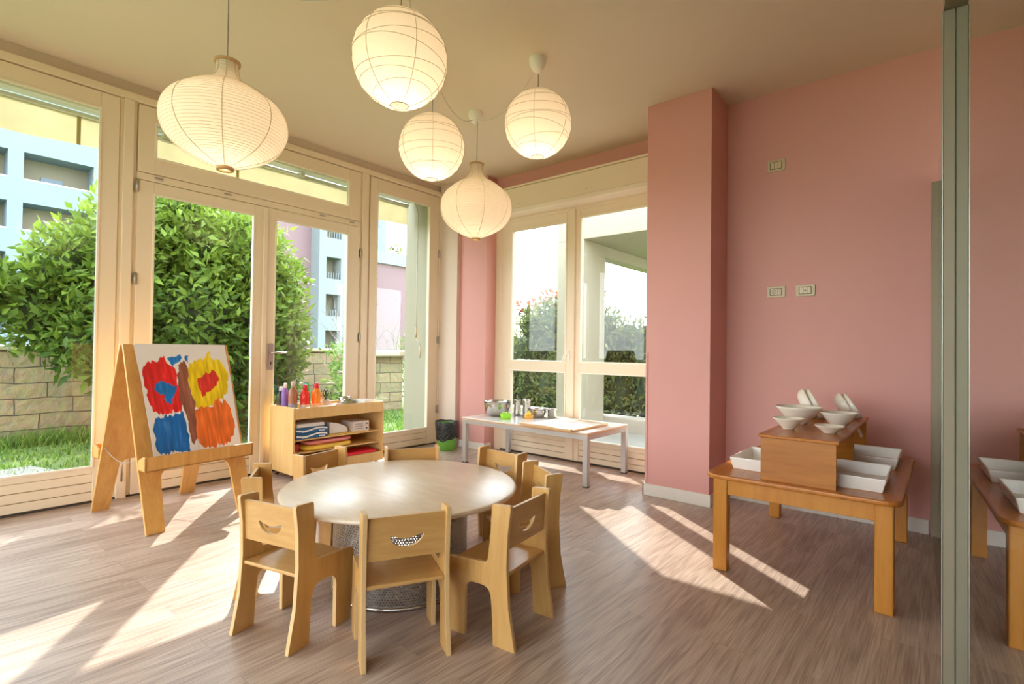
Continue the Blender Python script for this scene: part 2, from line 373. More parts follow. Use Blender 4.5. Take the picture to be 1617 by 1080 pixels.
# ------------------------------------------------------------------ room shell
XL, YB, YW, H = -4.531, 4.126, 4.365, 3.003
struct(MB().box(-4.56, 3.1, -3.1, 4.44, -.12, 0), 'floor', M_floor, 'brown wood-look vinyl plank floor with patches of sunlight')
struct(MB().box(-5.03, 3.1, -3.1, 4.44, H, H+.25), 'ceiling', M_ceil, 'flat beige ceiling above the paper lanterns')  # slab runs on outside as an added overhang, keeping sun off the transom
struct(MB().box(XL-.12, XL-.03, -3.1, 4.2, 2.923, H).box(XL-.12, XL, -3.1, -2.98, 0, H), 'wall_left', M_cream_wall, 'thin strip of beige wall above the left windows')
w = MB().box(XL-.1, -3.84, 4.2, 4.44, 0, H)                      # pink pier beside the corner
w.box(-3.86, -1.5, YW, YW+.07, 2.80, H).box(-1.9, -1.5, YW, YW+.07, 0, H)
w.box(-1.5, -1.286, YB, YW+.07, 0, H)
w.box(-1.3, 3.1, YB, YB+.2, 0, H)
struct(w, 'wall_back', M_pink, 'matte pink wall behind the brown table')
struct(MB().box(-4.53, -4.24, 4.15, 4.2, 0, H), 'trim_1', M_cream_wall, 'narrow pale pilaster in the corner beside the last left window')
struct(MB().box(-1.768, -1.276, 3.769, 4.40, 0, H), 'wall_pillar', M_pink, 'pink square column jutting out between window and wall', bevel=.004)
tag(MB().box(-1.756, -1.748, 3.763, 3.769, .09, 1.09).build('trim_2', M_pink), 'thin pink corner strip on the lower left edge of the pink column', 'trim', kind='structure')
b = MB()
b.box(-1.78, -1.264, 3.757, 3.769, 0, .088).box(-1.276, -1.264, 3.769, YB, 0, .088).box(-1.78, -1.768, 3.757, 4.3, 0, .088)
struct(b, 'baseboard_pillar', M_base, 'white skirting around the pink column', bevel=.003)
struct(MB().box(-1.264, -.06, YB-.012, YB, 0, .088).box(.0, 3.0, YB-.012, YB, 0, .088), 'baseboard_back', M_base, 'white skirting along the pink wall', bevel=.003)
struct(MB().box(-4.24, -3.828, 4.188, 4.2, 0, .075).box(-3.84, -3.828, 4.2, 4.30, 0, .075), 'baseboard_corner', M_base, 'cream skirting in the far pink corner', bevel=.003)
# rear of the room (behind the viewpoint): unseen windows added to brighten the room
w = MB().box(-4.65, 3.1, -3.2, -3.1, 0, .15).box(-4.65, 3.1, -3.2, -3.1, 2.85, H).box(-4.65, -4.4, -3.2, -3.1, .15, 2.85).box(-.2, .3, -3.2, -3.1, .15, 2.85).box(2.9, 3.1, -3.2, -3.1, .15, 2.85)
struct(w, 'wall_front', M_pink, 'unseen wall on the viewer side, opened wide for two added windows')
def added_rear_window(name, xc, hw_, label):  # invented glazing behind the camera that lets in more sky
    g = empty(name, (xc, -3.15, .15), 0, label, 'window', kind='structure'); q = hw_
    MB().box(-q, q, -.03, .03, 0, .06).box(-q, q, -.03, .03, 2.64, 2.7).box(-q, -q+.06, -.03, .03, .06, 2.64).box(q-.06, q, -.03, .03, .06, 2.64).box(-.03, .03, -.03, .03, .06, 2.64).build('window_frame', M_frame, g, bevel=.004)
    MB().box(-q+.06, q-.06, -.004, .004, .06, 2.64).build('glass', M_glass, g)
added_rear_window('added_window_5', -2.3, 2.1, 'wide unseen window added on the viewer side to brighten the room')
added_rear_window('added_window_7', 1.6, 1.3, 'unseen window added to the room beyond the glass partition for light')  # second invented opening, sends light through the partition
struct(MB().box(3.1, 3.2, -3.2, 4.4, 0, H), 'wall_right', M_pink, 'pink wall of the room beyond the glass partition')

# ------------------------------------------------------------------ windows and doors, left facade
def ring(mb, P, a0, a1, z0, z1, ga0, ga1, gz0, gz1, d0, d1, mi=0):
    P(mb, a0, ga0, z0, z1, d0, d1, mi); P(mb, ga1, a1, z0, z1, d0, d1, mi)
    P(mb, ga0, ga1, z0, gz0, d0, d1, mi); P(mb, ga0, ga1, gz1, z1, d0, d1, mi)
def PL(mb, a0, a1, z0, z1, d0, d1, mi=0): mb.box(XL-d0, XL-d1, a0, a1, z0, z1, mi)     # depth outward from the left wall face
def PB(mb, a0, a1, z0, z1, d0, d1, mi=0): mb.box(a0, a1, YW+d0, YW+d1, z0, z1, mi)
def casement(P, name, a0, a1, z0, z1, ga0, ga1, gz0, gz1, label, cat, proud=0.0, grooves=True, mid=None):
    root = empty(name, (0, 0, 0), 0, label, cat, kind='structure')
    f = MB(); g0 = gz0
    f_lo = gz0-.045 if grooves and gz0-z0 > .12 else z0
    P(f, a0, ga0, z0, z1, -proud, .05); P(f, ga1, a1, z0, z1, -proud, .05); P(f, ga0, ga1, gz1, z1, -proud, .05)
    P(f, ga0, ga1, f_lo, gz0, -proud, .05)
    if mid: P(f, ga0, ga1, mid[0], mid[1], -proud, .05)
    f.build('window_frame' if cat == 'window' else 'door_frame', M_frame, root, bevel=.004)
    bd = MB(); zs = [(gz0, gz1)] if not mid else [(gz0, mid[0]), (mid[1], gz1)]
    for q0, q1 in zs:
        ring(bd, P, ga0-.006, ga1+.006, q0-.006, q1+.006, ga0+.010, ga1-.010, q0+.010, q1-.010, -proud-.006, .01)
    bd.build('glazing_bead', M_bead, root, bevel=.003)
    for q0, q1 in zs:
        gm = MB(); P(gm, ga0+.003, ga1-.003, q0+.003, q1-.003, .022, .028); gm.build('glass', M_glass, root)
    if f_lo != z0:
        pn = MB(); hh = (f_lo-z0)/2 if f_lo-z0 < .14 else (f_lo-z0)/3; n = round((f_lo-z0)/hh)
        for i in range(n): P(pn, ga0, ga1, z0+i*hh+.003, z0+(i+1)*hh-.002, -proud+.006, .04)
        P(pn, ga0, ga1, z0, f_lo, .012, .045, 1)
        pn.build('lower_panel', [M_frame, M_seam], root, bevel=.003)
    return root
WT = 2.862
t = MB(); PL(t, -2.98, 4.16, WT+.008, 2.923, -.012, .10); struct(t, 'trim_3', M_frame, 'cream head rail above the left windows and doors', bevel=.004)
t = MB(); PL(t, -2.98, 4.16, 0, .014, .008, .09); struct(t, 'trim_4', M_groove, 'dark threshold gap under the left windows and doors')
def post(a0, a1, n, lab):
    t = MB(); PL(t, a0, a1, .0, WT+.008, .012, .10); PL(t, a0+.022, a1-.022, .0, WT+.008, -.008, .02)
    struct(t, n, M_frame, lab, bevel=.004)
post(1.066, 1.171, 'trim_5', 'cream post between the big left window and the glass doors')
post(3.066, 3.179, 'trim_6', 'cream post between the glass doors and the narrow window')
post(-1.12, -1.03, 'trim_7', 'cream post at the near end of the left windows')
t = MB(); PL(t, 4.133, 4.16, 0, WT+.008, -.004, .10); struct(t, 'trim_8', M_frame, 'cream post at the far end of the left windows', bevel=.003)
casement(PL, 'added_window_8', -2.98, -1.115, .014, WT, -2.87, -1.22, .249, 2.749, 'big fixed window added beside the viewpoint for light, out of frame', 'window')  # unseen window put in to bring more daylight inside
casement(PL, 'window_1', -1.025, 1.063, .014, WT, -.9, .955, .249, 2.749, 'big fixed window nearest the viewpoint, left of the easel', 'window')
w2 = casement(PL, 'window_2', 1.176, 3.062, 2.37, WT, 1.285, 2.935, 2.488, 2.751, 'long transom window above the glass doors', 'window', grooves=False)
w3 = casement(PL, 'window_3', 3.184, 4.13, .014, WT, 3.268, 3.994, .195, 2.727, 'narrow tall window between the glass doors and the corner', 'window')
t = MB(); PL(t, 1.171, 3.066, 2.312, 2.366, .004, .09); struct(t, 'trim_9', M_frame, 'cream transom rail above the glass doors', bevel=.004)
for y in (1.31, 1.80, 2.65, 2.97):
    lm = MB(); lm.prism([[(.03*math.cos(a), .008*math.sin(a)) for a in [2*PI*k/16 for k in range(16)]]], 0, .012, Matrix.Translation((XL-.004, y, 2.345)) @ rot('Z', PI/2) @ rot('X', PI/2))
    tag(lm.build('transom_latch', M_handle, w2, bevel=.002), 'small metal latch')
d1 = casement(PL, 'door_1', 1.176, 2.106, .014, 2.308, 1.281, 2.019, .262, 2.220, 'left leaf of the cream glazed double door behind the easel', 'door')
d2 = casement(PL, 'door_2', 2.112, 3.062, .014, 2.308, 2.199, 2.925, .262, 2.220, 'right leaf of the cream glazed double door with the handle', 'door', proud=.006)
# meeting stile cover
m = MB(); PL(m, 2.092, 2.128, .04, 2.30, -.022, -.005); m.build('cover_strip', M_frame, d2, bevel=.004)
hd = MB(); hd.prism([rrect(-.019, .019, -.115, .115, .012)], 0, .008, tr(XL+.012, 2.172, 1.01) @ rot('Z', PI/2) @ rot('X', PI/2))
hd.tube([(XL+.012, 2.172, 1.045), (XL+.06, 2.172, 1.045)], .009, 12); hd.tube([(XL+.058, 2.166, 1.045), (XL+.06, 2.23, 1.045), (XL+.058, 2.295, 1.043)], .009, 12)
hd.box(XL+.018, XL+.021, 2.167, 2.177, .94, .965, 1)
tag(hd.build('door_handle', [M_handle, M_black], d2), 'satin lever handle on a long plate')
def hinge(p, y, z):
    h = MB(); h.tube([(XL+.010, y, z-.045), (XL+.010, y, z+.045)], .007, 10); h.box(XL-.0, XL+.006, y-.014, y+.014, z-.04, z+.04)
    h.build('hinge', M_handle, p)
for z in (2.26, 1.58, .6): hinge(d1, 1.172, z)
for z in (2.05, 1.2, .4): hinge(d2, 3.064, z)
for z in (2.2, 1.2, .4): hinge(w3, 4.131, z)
# bolts at the foot of door 1
m = MB(); m.tube([(XL+.008, 1.12, .12), (XL+.008, 1.12, .33)], .005, 8); m.build('bolt', M_handle, d1)

# back window
bwL = casement(PB, 'window_4', -3.755, -2.862, .014, 2.49, -3.616, -2.905, .235, 2.385, 'left half of the back window behind the white table', 'window', mid=(.882, .982))
bwR = casement(PB, 'window_6', -2.80, -1.93, .014, 2.49, -2.744, -2.03, .225, 2.41, 'right half of the back window beside the pink column', 'window', mid=(.882, .982))
t = MB(); PB(t, -2.866, -2.796, .02, 2.50, -.02, .07); struct(t, 'trim_10', M_frame, 'cream centre post of the back window', bevel=.005)
t = MB(); PB(t, -3.84, -3.752, 0, 2.53, -.006, .09); PB(t, -1.933, -1.77, 0, 2.53, -.006, .09); PB(t, -3.84, -1.77, 2.487, 2.53, -.006, .09)
struct(t, 'trim_11', M_frame, 'cream outer frame of the back window', bevel=.004)
t = MB(); PB(t, -3.8, -1.77, 0, .014, .006, .09); struct(t, 'trim_12', M_groove, 'dark threshold gap under the back window')
hw = MB(); hw.box(-2.862, -2.842, YW-.03, YW-.0, 1.0, 1.10); hw.tube([(-2.852, YW-.022, 1.08), (-2.852, YW-.05, 1.08), (-2.885, YW-.055, 1.05), (-2.90, YW-.055, .985)], .008, 10)
tag(hw.build('window_handle', M_white, bwL, bevel=.003), 'curved white window handle')
# roller shutter box
rb = empty('shutter_box', (-2.8, 4.2, 2.52), 0, 'long cream roller shutter box above the back window', 'shutter box')
rb['kind'] = 'structure'; rb.name = 'trim_13'; rb['category'] = 'trim'
MB().box(-1.035, 1.035, .0, .16, .055, .27).build('box_front', M_frame, rb, bevel=.006)
MB().box(-1.035, 1.035, -.02, .16, .0, .052).build('lower_lip', M_bead, rb, bevel=.01)
MB().box(-1.035, 1.035, -.012, .165, .272, .292).build('top_lip', M_frame, rb, bevel=.004)
sc = MB()
for x in (-.60, .22): sc.lathe([(.0035, 0), (.0035, .004)], 10, 0, tr(x, .0, .10) @ rot('X', PI/2), cap1=True)
sc.build('screw', M_black, rb)

# ------------------------------------------------------------------ glass partition
PA = -math.atan(.032)     # the partition leans a little towards the wall
part = empty('glass_partition', (.034, 2.30, 0), -PA, 'tall glass partition with a slim aluminium post on the right', 'partition')
part.rotation_euler = (0, 0, -PA)
# local +y runs towards the back wall
p = MB(); p.box(-.034, -.001, -.035, .035, .0, 2.262).box(.005, .038, -.035, .035, .0, 2.262)
p.build('post', M_alu, part, bevel=.003)
p = MB(); p.box(-.0365, -.034, -.037, -.033, 0, 2.262).box(.038, .0405, -.037, -.033, 0, 2.262); p.build('edge_bead', M_alu_l, part)
MB().box(-.001, .005, -.037, -.028, .0, 2.262).build('glass_edge', M_teal, part)
MB().box(-.001, .005, -3.6, -.036, .02, 2.262).build('glass_panel', M_part_glass, part)
MB().box(-.001, .005, .036, 1.72, .03, 2.22).build('glass_panel', M_part_glass, part)
MB().box(-.032, .036, -3.6, .036, 2.262, H-.002).build('header', M_alu, part)
MB().box(-.022, .026, .036, 1.79, .0, .016).build('floor_track', M_alu, part)
p = MB(); p.box(-.03, .002, 1.74, 1.80, .0, 2.15).box(.006, .034, 1.74, 1.80, .0, 2.15); p.box(.002, .006, 1.75, 1.80, 0, 2.14, 1); p.build('wall_jamb', [M_alu, M_groove], part, bevel=.002)

# ------------------------------------------------------------------ round table
TC = (-1.985, 1.60)
t = empty('round_table', (*TC, 0), 0, 'low round pale wooden table on a perforated metal drum', 'table')
tt = MB(); R = .545
tt.lathe([(0.0, .433), (R-.012, .433), (R-.003, .437), (R, .444), (R-.003, .451), (R-.012, .455), (0, .455)], 96)
o = tt.build('tabletop', M_tabletop, t)
dr = MB(); dr.lathe([(.31, .012), (.31, .415)], 96); dr.build('drum', M_perf, t)
dr = MB(); dr.lathe([(.302, 0), (.316, 0), (.316, .016), (.302, .016), (.302, 0)], 64); dr.build('drum_foot', M_steel, t); dr = MB(); dr.lathe([(.302, .412), (.316, .412), (.316, .433), (.302, .433), (.302, .412)], 64); dr.build('drum_rim', M_steel, t)

# ------------------------------------------------------------------ children's chairs
def chair():
    r = empty('childs_chair', (0, 0, 0))
    prof = [(-.022, 0, .003), (.074, 0, .003), (.080, .12), (.090, .212, .045), (.207, .212, .045), (.207, .0, .003), (.290, 0, .003), (.304, .288, .03),
            (.104, .300, .022), (.092, .40), (.086, .522, .012), (.0, .526, .012), (.014, .42), (.018, .30), (.008, .15)]
    pr_ = round_poly(prof, 5)
    for s in (-1, 1):
        m = MB(); y = s*.148
        m.prism([pr_], -.009, .009, tr(0, y, 0) @ rot('X', PI/2), 0, 1)
        m.build('side_panel', [M_birch, M_ply_edge], r, bevel=.003)
    m = MB(); m.box(.022, .288, -.138, .138, .258, .272); m.build('seat', M_birch_h, r, bevel=.004)
    # back board with a smile-shaped hand hole
    sm = [(.060*math.cos(a), .014-.046*math.sin(a)) for a in [PI*k/14 for k in range(15)]]
    sm += [(-.060+.120*k/8, .014-.014*math.sin(PI*k/8)) for k in range(1, 8)]
    sm = [(a, b+.425+.0) for a, b in sm]
    out = round_poly([(-.139, .355, .004), (.139, .355, .004), (.139, .508, .006), (-.139, .508, .006)], 3)
    m = MB(); m.prism([out, sm], -.006, .006, tr(.052, 0, 0) @ rot('Y', math.radians(-3)) @ rot('Z', PI/2) @ rot('X', PI/2), 0, 1)
    m.build('backrest', [M_birch_h, M_ply_edge], r, bevel=.002)
    return r
CH = [(-1.448, 1.198, 152, 'small birch chair at the front of the round table, its back to the viewer'),
      (-1.942, .925, 104, 'small birch chair at the near left of the round table, by the sun patch'),
      (-2.483, 1.095, 57, 'small birch chair seen side-on at the left of the round table, near the easel leg'),
      (-2.71, 1.566, 12, 'small birch chair directly in front of the art shelf, left of the table'),
      (-2.44, 2.03, -35, 'small birch chair behind the round table, right of the art shelf'),
      (-1.95, 2.335, -93, 'small birch chair behind the round table, in front of the white table'),
      (-1.498, 2.125, -121, 'small birch chair turned sideways at the far right of the round table'),
      (-1.232, 1.635, -173, 'small birch chair at the near right of the round table, closest to the brown table')]
c0 = chair()
for i, (x, y, a, lab) in enumerate(CH):
    c = c0 if i == 0 else copy_tree(c0)
    c.location = (x, y, 0); c.rotation_euler = (0, 0, math.radians(a)); tag(c, lab, 'chair', 'small birch chairs around the round table')

# ------------------------------------------------------------------ easel
EW, EH, ED, TH = .64, 1.10, .385, .018          # width, height, half depth, board
eang = math.radians(7)
ez = empty('easel', (-3.945, 1.265, 0), eang, 'honey wooden A-frame children\'s easel by the glass doors', 'easel')
tilt = math.atan2(ED-.02, EH); SL = EH/math.cos(tilt)
def leaf_T(s): # local board plane: a = width (y), b = up the slope
    return tr(s*ED, 0, 0) @ rot('Y', -s*tilt) @ rot('Z', PI/2) @ rot('X', PI/2)
lp = round_poly([(-EW/2, 0), (-EW/2+.10, 0), (-EW/2+.115, .36, .06), (EW/2-.115, .36, .06), (EW/2-.10, 0), (EW/2, 0), (EW/2, SL), (-EW/2, SL)], 6)
for s in (1, -1):
    m = MB(); m.prism([lp], -TH/2, TH/2, leaf_T(s)); m.build('board', M_easel, ez, bevel=.002)
def etray(s):
    m = MB(); zc = .36; xc = s*(ED-zc*math.tan(tilt)); x0 = xc+s*.012; x1 = xc+s*.105
    w_ = EW/2+.005
    m.box(x0, x1, -w_, w_, zc, zc+.012)
    m.box(x1-s*.014, x1, -w_, w_, zc, zc+.085)
    m.prism([round_poly([(0, 0), (.093, 0), (.093, .085), (.055, .085), (0, .06)])], 0, .014, tr(x0, w_, zc) @ Matrix.Scale(s, 4, (1, 0, 0)) @ rot('X', PI/2))
    m.prism([round_poly([(0, 0), (.093, 0), (.093, .085), (.055, .085), (0, .06)])], 0, .014, tr(x0, -w_+.014, zc) @ Matrix.Scale(s, 4, (1, 0, 0)) @ rot('X', PI/2))
    m.build('paint_tray', M_easel, ez, bevel=.003)
etray(1); etray(-1)
for s in (-1, 1):
    m = MB(); pts = []
    for k in range(17):
        u = k/16; x = -(ED-.42*math.tan(tilt))+u*2*(ED-.42*math.tan(tilt)); z = .44-.055*math.sin(PI*u)-.02*u; pts.append((x, s*(EW/2-.012), z))
    m.tube(pts, .0022, 6); m.build('chain', M_cord_g, ez)
m = MB(); m.tube([(0, -EW/2+.02, EH-.012), (0, EW/2-.02, EH-.012)], .008, 10); m.build('hinge', M_handle, ez)
# the painting: white paper clipped over the front board
POLY = [
 ((.0, .19, .58), [(0.315, 0.145), (0.367, 0.123), (0.469, 0.117), (0.464, 0.156), (0.395, 0.184), (0.355, 0.222), (0.321, 0.193)]),
 ((.0, .19, .58), [(0.496, 0.131), (0.55, 0.113), (0.544, 0.186), (0.503, 0.176)]),
 ((.78, .012, .012), [(0.034, 0.251), (0.11, 0.18), (0.238, 0.164), (0.282, 0.123), (0.295, 0.173), (0.365, 0.222), (0.389, 0.298), (0.38, 0.393), (0.407, 0.488), (0.374, 0.644), (0.29, 0.636), (0.167, 0.66), (0.081, 0.625), (0.034, 0.516), (0.034, 0.41), (0.014, 0.312)]),
 ((.0, .19, .58), [(0.131, 0.371), (0.197, 0.351), (0.309, 0.38), (0.369, 0.43), (0.35, 0.484), (0.302, 0.5), (0.281, 0.572), (0.238, 0.559), (0.204, 0.493), (0.129, 0.443)]),
 ((.0, .15, .52), [(0.066, 0.711), (0.146, 0.67), (0.388, 0.655), (0.401, 0.73), (0.41, 0.952), (0.375, 1.01), (0.218, 0.993), (0.073, 1.001), (0.044, 0.965), (0.044, 0.88), (0.044, 0.794)]),
 ((.88, .62, .0), [(0.51, 0.234), (0.615, 0.167), (0.753, 0.138), (0.766, 0.097), (0.799, 0.097), (0.798, 0.138), (0.938, 0.202), (0.976, 0.318), (0.925, 0.503), (0.783, 0.594), (0.631, 0.64), (0.525, 0.621), (0.506, 0.476), (0.496, 0.321)]),
 ((.72, .03, .02), [(0.604, 0.345), (0.698, 0.289), (0.81, 0.268), (0.849, 0.365), (0.785, 0.453), (0.679, 0.497), (0.643, 0.504), (0.611, 0.434)]),
 ((.86, .17, .015), [(0.52, 0.639), (0.729, 0.619), (0.805, 0.555), (0.851, 0.609), (0.89, 0.558), (0.947, 0.668), (0.975, 0.794), (0.936, 0.911), (0.871, 0.982), (0.747, 0.993), (0.669, 1.019), (0.562, 0.994), (0.502, 0.929), (0.515, 0.818)]),
 ((.30, .095, .05), [(0.415, 0.204), (0.47, 0.175), (0.515, 0.215), (0.512, 0.361), (0.532, 0.593), (0.509, 0.874), (0.461, 0.963), (0.427, 0.927), (0.412, 0.731), (0.384, 0.543), (0.386, 0.355)])]
def inside(px, py, poly):
    c = np.zeros(px.shape, bool); n = len(poly)
    for i in range(n):
        x0, y0 = poly[i]; x1, y1 = poly[(i+1) % n]
        k = ((y0 > py) != (y1 > py)) & (px < (x1-x0)*(py-y0)/((y1-y0)+1e-12)+x0); c ^= k
    return c
def smooth_noise(u, v, f, seed):
    r = np.random.default_rng(seed); g_ = r.random((70, 70)); x = np.clip(u, -.2, 1.2)*f+3; y = np.clip(v, -.2, 1.2)*f+3
    xi = np.floor(x).astype(int) % 69; yi = np.floor(y).astype(int) % 69; fx = x-np.floor(x); fy = y-np.floor(y)
    return (g_[xi, yi]*(1-fx)*(1-fy)+g_[xi+1, yi]*fx*(1-fy)+g_[xi, yi+1]*(1-fx)*fy+g_[xi+1, yi+1]*fx*fy)-.5
NG = 240
uu, vv = np.meshgrid(np.linspace(0, 1, NG), np.linspace(0, 1, NG), indexing='ij')
colr = np.zeros((NG, NG, 3)); colr[:] = (.86, .83, .80)
for i, (c, pl) in enumerate(POLY):
    jx = uu+smooth_noise(uu, vv, 24, i)*.035+smooth_noise(uu, vv*.2, 60, i+40)*.012; jy = vv+smooth_noise(uu, vv, 30, i+9)*.02+smooth_noise(uu, vv*.1, 60, i+70)*.045
    k = inside(jx, jy, [(a, 1-(1-b)*.96-.045) for a, b in pl])
    st = 1+smooth_noise(uu, vv*.18, 55, i+20)*.5+smooth_noise(uu, vv, 12, i+30)*.25
    cc = np.array(c)[None, None, :]*st[..., None]+np.clip(st-1.1, 0, 1)[..., None]*.25
    colr[k] = np.clip(cc, 0, 1)[k]
PX0, PX1, PB0, PB1 = -EW/2+.055, EW/2-.018, .42, SL+.001
T = leaf_T(1)
verts = []
for i in range(NG):
    for j in range(NG):
        u, v = i/(NG-1), j/(NG-1)
        # the free left edge curls slightly off the board
        curl = .010+.02*max(0, .25-u)/.25*(.3+.7*math.sin(v*2.4)) + .003*math.sin(v*9+u*4)
        a = PX0+(PX1-PX0)*u + (.02*v*(1-u) if u < .5 else 0) - .0
        verts.append(tuple(T @ Vector((a, PB1-(PB1-PB0)*v, TH/2+.0015+curl*(.25 if v < .03 else min(1, v*3))))))
faces = [(i*NG+j, i*NG+j+1, (i+1)*NG+j+1, (i+1)*NG+j) for i in range(NG-1) for j in range(NG-1)]
pm = MB(); pm.add(verts, faces, 0, None, True)
po = pm.build('painting', vcol_mat('poster_paint_on_paper'))
ca = po.data.color_attributes.new('paint', 'FLOAT_COLOR', 'POINT')
ca.data.foreach_set('color', np.concatenate([colr.reshape(-1, 3), np.ones((NG*NG, 1))], 1).astype(np.float32).ravel())
po.location = (-3.945, 1.265, 0); po.rotation_euler = (0, 0, eang)
sol = po.modifiers.new('thickness', 'SOLIDIFY'); sol.thickness = .0006
tag(po, 'child\'s painting of red, blue, yellow and orange blobs on white paper, clipped to the easel', 'painting')

# ------------------------------------------------------------------ art trolley / shelf
UX0, UX1, UY0, UY1, UZ0, UZ1 = -4.46, -4.06, 2.15, 3.04, .05, .60
sh = empty('art_shelf', ((UX0+UX1)/2, (UY0+UY1)/2, 0), 0, 'light wooden open shelf trolley beside the glass doors, paint bottles on top', 'shelf')
def SB(name, x0, x1, y0, y1, z0, z1, bev=.003, mat=None, par=sh, off=((UX0+UX1)/2, (UY0+UY1)/2)):
    return MB().box(x0-off[0], x1-off[0], y0-off[1], y1-off[1], z0, z1).build(name, mat or M_shelf, par, bevel=bev)
SB('side_panel', UX0, UX1, UY0, UY0+.018, UZ0, UZ1); SB('side_panel', UX0, UX1, UY1-.018, UY1, UZ0, UZ1)
a0, a1 = UY0+.018, UY1-.018
SB('back_panel', UX0, UX0+.008, a0, a1, UZ0, UZ1-.005); SB('front_rail', UX1-.018, UX1-.002, a0, a1, .502, UZ1-.003)
SB('tray_bottom', UX0+.008, UX1-.018, a0, a1, .525, .54); SB('shelf_board', UX0+.008, UX1-.03, a0, a1, .318, .330)
SB('shelf_board', UX0+.008, UX1-.03, a0, a1, .212, .224); SB('shelf_board', UX0+.008, UX1-.018, a0, a1, UZ0+.012, UZ0+.026)
SB('lower_rail', UX1-.018, UX1-.002, a0, a1, UZ0, .130)
for x in (UX0+.04, UX1-.04):
    for y in (UY0+.05, UY1-.05):
        m = MB(); X, Y = x-(UX0+UX1)/2, y-(UY0+UY1)/2
        m.lathe([(.02, -.01), (.02, .01)], 20, 0, tr(X, Y, .0205) @ rot('X', PI/2), True, True); m.box(X-.012, X+.012, Y-.014, Y+.014, .03, .05, 1); m.tube([(X, Y-.015, .0205), (X, Y+.015, .0205)], .004, 8, 1)
        m.build('castor', [M_black, M_steel], sh)
# bottles in the tray
def bottle(x, y, z, h, r, body, cap, label, liquid=None, lv=.6, s=1.0):
    b = empty('paint_bottle', (x, y, z), 0, label, 'bottle', 'paint bottles on the art shelf')
    m = MB(); m.lathe([(0, 0), (r*.92, 0), (r, .006), (r, h*.30), (r*.93, h*.36), (r, h*.42), (r, h*.62), (r*.85, h*.72), (r*.45, h*.80), (r*.40, h*.84)], 24, 0)
    m.build('bottle_body', body, b)
    if liquid:
        m = MB(); m.lathe([(r*1.012, .02), (r*1.012, h*.29)], 24, 0); m.build('bottle_label', liquid, b)
    m = MB(); m.lathe([(r*.42, h*.82), (r*.5, h*.82), (r*.48, h*.95), (r*.34, h), (0, h)], 20, 0); m.build('bottle_cap', cap, b)
    return b
def pc(n, c, r=.3): return plain(n, c, r, noise=.05)
cw = pc('cap_white', (.8, .8, .78)); cy = pc('cap_yellow', (.85, .7, .05)); cr = pc('cap_red', (.75, .02, .04)); cg = pc('cap_green', (.05, .5, .08)); cbl = pc('cap_blue', (.08, .28, .55))
ZT = .54
bottle(-4.385, 2.205, ZT, 0.215, 0.034, pc('p_dark', (.05, .045, .03)), cw, 'dark paint bottle with a white cap, leftmost on the art shelf', pc('lab0', (.5, .1, .1)))
bottle(-4.33, 2.215, ZT, 0.25, 0.03, pc('p_purple', (.30, .16, .55)), cw, 'purple paint bottle with a white cap on the art shelf', None)
bottle(-4.235, 2.235, ZT, 0.265, 0.037, pc('p_brown', (.42, .17, .09)), pc('cap_beige', (.62, .5, .42)), 'brown paint bottle with a grey lower label on the art shelf', pc('lab1', (.32, .32, .42)))
bottle(-4.36, 2.305, ZT, 0.235, 0.03, pc('p_yellow', (.85, .6, .1)), cy, 'paint bottle with a yellow cap standing behind the brown one')
bottle(-4.2, 2.325, ZT, 0.235, 0.04, pc('p_red', (.80, .03, .02)), cr, 'red paint bottle with a red cap on the art shelf', pc('lab2', (.75, .55, .5)))
bottle(-4.29, 2.372, ZT, 0.24, 0.029, pc('p_blue', (.05, .28, .62)), cbl, 'slim blue paint bottle between the red and orange ones')
bottle(-4.37, 2.44, ZT, 0.24, 0.029, pc('p_green', (.1, .45, .12)), cg, 'paint bottle with a green cap at the back of the art shelf')
bottle(-4.195, 2.425, ZT, 0.245, 0.038, pc('p_orange', (.88, .26, .02)), cr, 'orange paint bottle with a red cap, rightmost on the art shelf', pc('lab3', (.8, .45, .3)))
pcup = empty('pencil_pot', (-4.28, 2.565, ZT), 0, 'clear pot of brushes and scissors on the art shelf', 'pot')
MB().lathe([(0, .003), (.03, .003), (.033, .09), (.031, .09), (.0285, .006), (0, .006)], 24).build('pot_body', plain('smoky_plastic', (.55, .5, .45), .2), pcup)
def stick(i, dx, dy, c, L=.15):
    o = empty('paintbrush', (-4.28+dx*.3, 2.565+dy*.3, ZT+.008), 0, ['orange-handled paintbrush in the pot, leaning left', 'wooden paintbrush in the pot, upright', 'brown paintbrush in the pot, leaning right'][i], 'brush', 'paintbrushes in the pot')
    MB().tube([(0, 0, 0), (dx*.7, dy*.7, L)], .0035, 8).build('brush_handle', c, o)
    MB().tube([(dx*.7, dy*.7, L), (dx*.78, dy*.78, L+.02)], .005, 8, taper=.4).build('bristles', M_black, o)
stick(0, -.01, -.035, pc('bh1', (.7, .3, .08))); stick(1, -.02, .0, pc('bh2', (.6, .4, .2)), .16); stick(2, .01, .045, pc('bh3', (.4, .2, .1)), .13)
sci = empty('scissors', (-4.28, 2.565, ZT+.008), 0, 'black-handled scissors standing in the pot', 'scissors')
for s in (-1, 1):
    m = MB(); m.tube([(.0+.03*math.cos(0)*0, s*.014+.011*math.cos(2*PI*k/20), .138+.026*math.sin(2*PI*k/20)) for k in range(20)], .004, 8, closed=True); m.tube([(0, s*.01, .115), (0, 0, .07)], .004, 8); m.build('scissor_handle', M_black, sci)
m = MB(); m.box(-.001, .001, -.007, .007, .004, .075); m.build('blades', M_steel, sci)
